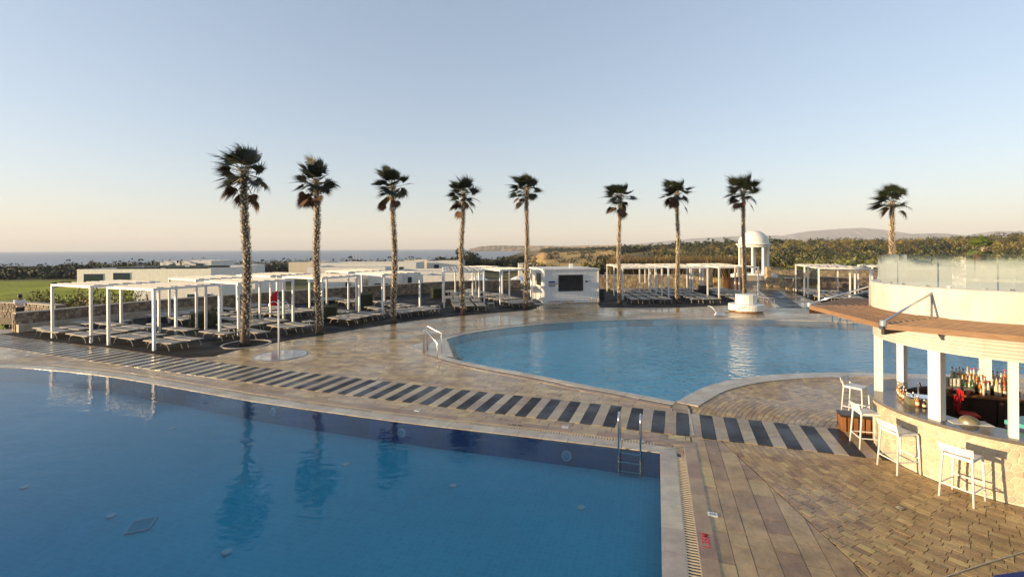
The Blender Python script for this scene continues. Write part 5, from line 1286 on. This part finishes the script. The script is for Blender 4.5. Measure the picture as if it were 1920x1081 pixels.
skin_body('shirt', [V_[i] for i in (0, 1, 2, 3, 7, 8, 11, 12)], [(0, 1), (1, 2), (2, 3), (3, 4), (4, 5), (3, 6), (6, 7)], [(.145, .175), (.135, .16), (.145, .175), (.13, .17), .082, .066, .082, .066], M['shirt'], t_)
skin_body('trousers', [V_[i] for i in (0, 15, 16, 17, 19, 20, 21)], [(0, 1), (1, 2), (2, 3), (0, 4), (4, 5), (5, 6)], [(.14, .165), .11, .08, .065, .11, .08, .065], M['trouser'], t_)
MB().lathe((.085, -.01, 1.60), [(.0, .19), (.06, .18), (.1, .13), (.112, .06), (.105, 0), (.08, -.05)], 14).build('hair', M['hair'], t_, smooth=True)
# ------------------------------------------------------------------ houses
def house(pxl, pxr, pytop, Y, depth, h, label, wins=(), m='plaster', roof='concrete', yaw=0.0, panels=0):
    x0, x1 = XT(pxl, Y), XT(pxr, Y); zt = ZT(pytop, Y, (pxl + pxr) / 2); W = x1 - x0; zb = zt - h
    t = thing('house', label, 'house', (x0, Y, 0), R(yaw), 'white flat roofed houses by the sea')
    b = MB(); b.box((W / 2, depth / 2, (zb - 2 + zt) / 2), (W, depth, zt - zb + 2)); b.build('wall', M[m], t)
    MB().box((W / 2, depth / 2, zt + .02), (W - .5, depth - .5, .04)).build('roof', M[roof], t)
    b = MB()
    for c_, d_ in (((W / 2, .1, zt + .15), (W + .04, .2, .3)), ((W / 2, depth - .1, zt + .15), (W + .04, .2, .3)), ((.1, depth / 2, zt + .15), (.2, depth - .42, .3)), ((W - .1, depth / 2, zt + .15), (.2, depth - .42, .3))): b.box(c_, d_)
    b.build('parapet', M[m], t)
    for (u0, u1, v0, v1) in wins:
        xa, xb, za, zb_ = u0 * W, u1 * W, zb + v0 * h, zb + v1 * h
        f = MB(); f.box(((xa + xb) / 2, -.03, (za + zb_) / 2), (xb - xa, .06, zb_ - za)); fo = f.build('window', M['white'], t)
        MB().box(((xa + xb) / 2, -.065, (za + zb_) / 2), (xb - xa - .12, .03, zb_ - za - .12)).build('pane', M['glasspane'], fo)
    for k in range(panels):
        MB().box((W * (.18 + .38 * (k % 2)) + W * .16, depth * (.25 + .45 * (k // 2)), zt + .35), (W * .33, .5, .5)).build('roof_planter', M['glasspane'], t)
    return t
house(144, 395, 507, 92, 16, 3.6, 'long low white house with dark roof strips at the left', [(.05, .2, .25, .85), (.27, .4, .25, .9)], panels=4)
house(300, 396, 490.5, 175, 14, 3.5, 'white house on the shore side behind the long low house', [(.2, .3, .3, .8), (.7, .85, .3, .8)])
house(398, 452, 500, 125, 12, 4.5, 'white block house left of the first palm', [(.1, .3, .3, .8)])
house(250, 412, 540, 52, 6, 3.0, 'white house front right behind the left stone wall', [(.62, .72, .1, .8), (.85, .9, .4, .8)])
house(415, 478, 528, 60, 8, 4.0, 'white house behind the first palm', [(.2, .35, .2, .8), (.6, .8, .3, .8)])
house(541, 600, 493, 150, 12, 4.5, 'pale house block left of the second palm', [(.8, .95, .2, .9)], 'cream')
house(575, 722, 503, 105, 12, 4.2, 'long white house behind the second palm', [(.08, .14, .4, .8), (.3, .42, .5, .8), (.5, .6, .5, .8), (.68, .8, .5, .8)])
house(592, 665, 522, 70, 8, 3.4, 'low white house right of the second palm near the wall', [(.75, .9, .2, .85)])
house(600, 780, 494, 150, 14, 4.0, 'far long white house with small square windows', [(.1 + .12 * k, .15 + .12 * k, .35, .75) for k in range(7)])
house(757, 800, 489, 170, 10, 3.6, 'cream sunlit house by the third palm', [(.2, .3, .4, .7), (.6, .7, .4, .7)], 'cream')
house(800, 866, 491, 165, 12, 4, 'white house left of the fourth palm', [(.2, .35, .3, .8)])
house(738, 866, 511, 78, 9, 3.2, 'white house behind the third palm with dark door', [(.2, .27, .1, .8), (.62, .9, .35, .75)])
house(690, 745, 516, 74, 8, 3.0, 'small white house left of the third palm', [(.2, .7, .2, .6)])
house(793, 900, 520, 64, 6, 2.6, 'low white pavilion behind the fourth palm', [(.1, .5, .3, .8)])
house(972, 1008, 497, 120, 9, 3.0, 'small house with terracotta edge behind the fifth palm', [(.2, .4, .3, .7)], 'plaster')
house(1100, 1118, 470, 800, 14, 7, 'tiny far white villa in the fields', [], 'plaster'); house(1146, 1155, 468, 700, 10, 5, 'tiny far cottage in the fields right of the villa', [], 'cream'); house(1248, 1262, 473, 420, 10, 4.5, 'tiny cream farmhouse left of the seventh palm', [], 'cream')
house(1038, 1050, 476, 600, 9, 3.5, 'tiny far shed on the dry field', [], 'cream')
# white parasols behind wall
for px, w_, l in ((897, 25, 'open white round parasol left of the fifth palm'), (972, 24, 'pointed white parasol beside the fifth palm')):
    Y = 56; x = XT(px, Y); zt = ZT(516, Y, px); r = w_ * Y / F / 1; t_ = thing('parasol', l, 'parasol', (x, Y, 0))
    MB().lathe((0, 0, 0), [(0, zt), (r * .45, zt - .28), (r, zt - .75), (r, zt - .85)], 10).build('canopy', M['white'], t_); MB().tube([(0, 0, -1), (0, 0, zt)], .04, 6).build('pole', M['white'], t_)
# masts
for k in range(6):
    px = 662 + k * 5.6; Y = 420; x = XT(px, Y); MB().tube([(x, Y, -13), (x, Y, ZT(473 + (k % 3), Y, px))], .16, 5).build('mast', M['white'], label='thin white boat mast by the shore, %s from the left' % ORD[k], cat='mast', group='white masts by the shore')
for px, pt, Y, l in ((170, 488, 190, 'utility pole on the left above the long house'), (404, 487, 180, 'utility pole left of the first palm')):
    x = XT(px, Y); t_ = thing('utility_pole', l, 'pole', (x, Y, 0)); MB().tube([(0, 0, -8), (0, 0, ZT(pt, Y, px))], .12, 6).build('pole', M['bark'], t_); MB().box((0, 0, ZT(pt, Y, px) - .4), (1.4, .1, .1)).build('crossarm', M['bark'], t_)
# ------------------------------------------------------------------ vegetation
def cloud_stuff(name, spots_, m, label, n=60, size=.3, lumps=5, nvar=6):
    base = [leaf_cloud(n, size, 300 + k, lumps=lumps) for k in range(nvar)]; Vs = []; Ts = []; ti = []; off = 0; r = np.random.RandomState(9)
    for (x, y, z, rx, rz) in spots_:
        V, T, t = base[r.randint(nvar)]; a = r.uniform(0, 6.28); c, s = math.cos(a), math.sin(a)
        X = V[:, 0] * c - V[:, 1] * s; Yv = V[:, 0] * s + V[:, 1] * c
        Vs.append(np.stack([x + X * rx, y + Yv * rx, z + V[:, 2] * rz], 1)); Ts.append(T + off); ti.append(np.clip(t * .7 + r.uniform(-.1, .4), 0, 1)); off += len(V)
    return link(name, np_mesh(name, np.concatenate(Vs), np.concatenate(Ts), m, np.concatenate(ti)), kind='stuff', label=label)
r = random.Random(17)
def field(n, t0, t1, d0, d1, rx, rz, cond=None, pw=1.0):
    out = []
    for _ in range(n):
        t = r.uniform(t0, t1); d = d0 * (d1 / d0) ** (r.random() ** pw); x = t * d
        if cond and not cond(t, d): continue
        s = r.uniform(.6, 1.3); out.append((x, d, terr(x, d) - .2, rx * s, rz * s))
    return out
cloud_stuff('scrubland', field(420, .30, 1.45, 120, 460, 3.4, 3.6, lambda t, d: not (t < .62 and d < 160)), M['leafd'], 'dark taller scrub scattered over the hillside at right', n=170, size=.11)
cloud_stuff('scrubland', field(500, .30, 1.45, 110, 430, 2.6, 2.0, lambda t, d: not (t < .62 and d < 160)), M['reed'], 'rust brown dry scrub on the hillside', n=120, size=.12)
cloud_stuff('scrubland', field(1500, .30, 1.45, 120, 460, 2.6, 2.4, lambda t, d: not (t < .62 and d < 160)), M['leafy'], 'olive maquis scrub covering the hillside at right', n=150, size=.12)
cloud_stuff('scrubland', field(1300, .45, 1.5, 66, 200, 2.0, 2.3, lambda t, d: t > .62 or d > 160), M['leaf'], 'green scrub below the hillside at right', n=220, size=.10, lumps=7)
cloud_stuff('scrubland', field(900, .06, .6, 330, 1500, 5, 3.2, lambda t, d: not (t < .22 and 300 < d < 560)), M['leafd'], 'dark scrub on the far plain', n=40, size=.25)
cloud_stuff('coastal_thicket', field(520, -1.5, -.86, 124, 210, 3.2, 2.1), M['leafd'], 'dark wind clipped thicket beyond the lawn', n=170, size=.10)
cloud_stuff('coastal_thicket', field(420, -.95, -.12, 170, 400, 3.4, 3.2), M['leafd'], 'thicket along the shore behind the white houses', n=130, size=.11)
cloud_stuff('hedgerow', [(x_, y_, terr(x_, y_) - .3, 4.2, 3.2) for x_, y_ in [(r.uniform(.0, .26) * d_, d_ + r.uniform(-14, 14)) for d_ in (260, 330, 330, 470, 470, 470, 640, 640, 800, 800) for _ in range(9)]], M['leafd'], 'dark hedgerows crossing the dry fields', n=120, size=.12)
# reeds
def blades(name, n, t0, t1, d0, d1, h, wd, m, label, z=None):
    rr = np.random.RandomState(5); t = rr.uniform(t0, t1, n); d = rr.uniform(d0, d1, n); x = t * d; zz = np.array([terr(a, b) for a, b in zip(x, d)]) if z is None else np.full(n, z)
    hh = h * rr.uniform(.6, 1.15, n); a = rr.uniform(0, 3.14, n); ww = wd * rr.uniform(.6, 1.4, n); le = rr.normal(0, .18, n) - .12
    P0 = np.stack([x - ww * np.cos(a), d - ww * np.sin(a), zz], 1); P1 = np.stack([x + ww * np.cos(a), d + ww * np.sin(a), zz], 1); P2 = np.stack([x + le * hh, d, zz + hh], 1)
    V = np.stack([P0, P1, P2], 1).reshape(-1, 3); T = np.arange(n * 3).reshape(-1, 3); return link(name, np_mesh(name, V, T, m, rr.uniform(0, 1, n)), kind='stuff', label=label)
blades('reed_bed', 16000, .215, .53, 78, 92, 4.1, .10, M['reed'], 'brown dry reed bed behind the right pergolas')
blades('dry_grass', 9000, .12, .8, 58, 72, .8, .05, mat('dry straw', (.42, .31, .13), .9, var=.4, scale=.5, tint=.4), 'golden dry grass behind the ochre wall')
cloud_stuff('garden_shrubs', [(XT(px_, yy_), yy_, -.9, rx_, 1.5) for px_, yy_, rx_ in [(60 + 11 * k, 36 + (k * 7 % 5), 1.0) for k in range(18)]], M['leafy'], 'bushy garden plants behind the left stone wall', n=420, size=.075, lumps=8)
# individual shrubs/trees
tr = [(815, 480, 185, 3.5), (836, 478, 190, 4), (858, 472, 185, 4), (880, 464, 180, 5), (902, 469, 178, 4.5), (922, 472, 172, 4.5), (943, 471, 176, 4.5), (962, 474, 170, 4), (981, 473, 180, 3.6)]
pos9 = ['leftmost', 'second', 'third', 'tallest', 'fifth', 'sixth', 'seventh', 'eighth', 'last']
for i, (px, pt, Y, rad) in enumerate(tr):
    x = XT(px, Y); zt = ZT(pt, Y, px); zg = terr(x, Y); tree('pine_tree', 'dark round pine, %s in the clump beside the fourth palm' % pos9[i], 'tree', (x, Y, zg), zt - zg, rad, M['leafd'], 400 + i, 1500, .38, .2, 'dark pines behind the houses')
for px, pt, Y, rad, l, m in ((712, 481, 190, 3, 'lone round tree above the long white roofs', 'leafd'), (122, 497, 150, 3, 'dark tree at the left end of the long house', 'leafd'), (140, 499, 155, 3, 'second dark tree beside the left long house', 'leafd'), (118, 521, 96, 1.6, 'small round bush on the lawn beside the long house', 'leafd'), (46, 541, 46, 1.1, 'small dark tree on the lawn behind the person', 'leafd'),
    (1026, 487, 90, 2.2, 'light green bush behind the kiosk roof', 'leafy'), (1005, 483, 110, 2.5, 'olive bush left of the kiosk roof', 'leafy'), (1118, 476, 105, 3.2, 'dense green bush right behind the kiosk', 'leaf'), (1140, 473, 104, 3.6, 'taller dark green bush left of the sixth palm', 'leafd'), (1102, 482, 100, 2.2, 'low olive bush behind the kiosk corner', 'leafy'),
    (550, 488, 200, 4, 'flat dark shrub left of the second palm', 'leafd'), (1443, 470, 90, .0, '', ''), (108, 545, 40, 1.5, 'green garden bush behind the left pergola posts', 'leaf'), (130, 548, 38.5, 1.4, 'dark garden bush between the first pergola posts', 'leafd'), (72, 560, 37, 1.1, 'leafy bush right of the person', 'leafy'),
    (90, 552, 39, 1.2, 'second leafy bush right of the person', 'leaf'), (660, 538, 56, 1.0, 'low green bush behind the wall right of the second palm', 'leafy'), (700, 538, 56, .8, 'flowering yellow green bush left of the third palm', 'leafy'), (275, 556, 36.5, .8, 'tufted plant on the wall behind the second pergola', 'leafy')):
    if not l: continue
    x = XT(px, Y); zt = ZT(pt, Y, px); zg = terr(x, Y); h_ = max(zt - zg, 1.0); tree('bush' if h_ < 5 else 'tree', l, 'bush' if h_ < 5 else 'tree', (x, Y, zt - h_), h_, rad, M[m], 500 + px, 1100 if Y < 120 else 900, .11 if Y < 60 else .26, .06 if h_ < 5 else .2)
# shrubs near right hillside foot as individuals
k = 0
wordsx = ['far left', 'left', 'centre', 'right', 'far right']
rr = random.Random(31)
for i in range(46):
    px = 1455 + i * 11.5 + rr.uniform(-4, 4); Y = rr.choice([62, 68, 74, 82]) + rr.uniform(-2, 2); x = XT(px, Y); zg = terr(x, Y)
    hh_ = rr.uniform(2.2, 4.0); mk = rr.choice(['leaf', 'leafy', 'leaf', 'leafd'])
    where = 'behind the right pergola' if px < 1640 else 'seen above the misted glass balustrade' if px > 1720 else 'at the foot of the ninth palm'
    tree('shrub', {'leaf': 'green', 'leafy': 'olive yellow', 'leafd': 'dark'}[mk] + (' tall' if hh_ > 3.1 else ' low') + ' hillside shrub ' + ('nearer ' if Y < 72 else 'farther ') + where, 'shrub', (x, Y, zg - .1), hh_, rr.uniform(1.4, 2.3), M[mk], 700 + i, 700, .16, .04, 'hillside shrubs above the retaining wall')
# ------------------------------------------------------------------ haze
HZ = True
if HZ:
    m = bpy.data.materials.new('haze'); m.use_nodes = True; n = m.node_tree.nodes; n.remove(n['Principled BSDF'])
    pv = n.new('ShaderNodeVolumePrincipled'); pv.inputs['Color'].default_value = (.84, .87, .95, 1); pv.inputs['Density'].default_value = 0.00010; pv.inputs['Anisotropy'].default_value = 0.0
    m.node_tree.links.new(pv.outputs[0], n['Material Output'].inputs['Volume'])
    MB().box((-2500, 4700, 178), (23400, 16000, 430)).build('haze', m, kind='stuff', label='thin sea haze')
print('loungers', LCNT, 'objects', len(bpy.data.objects))
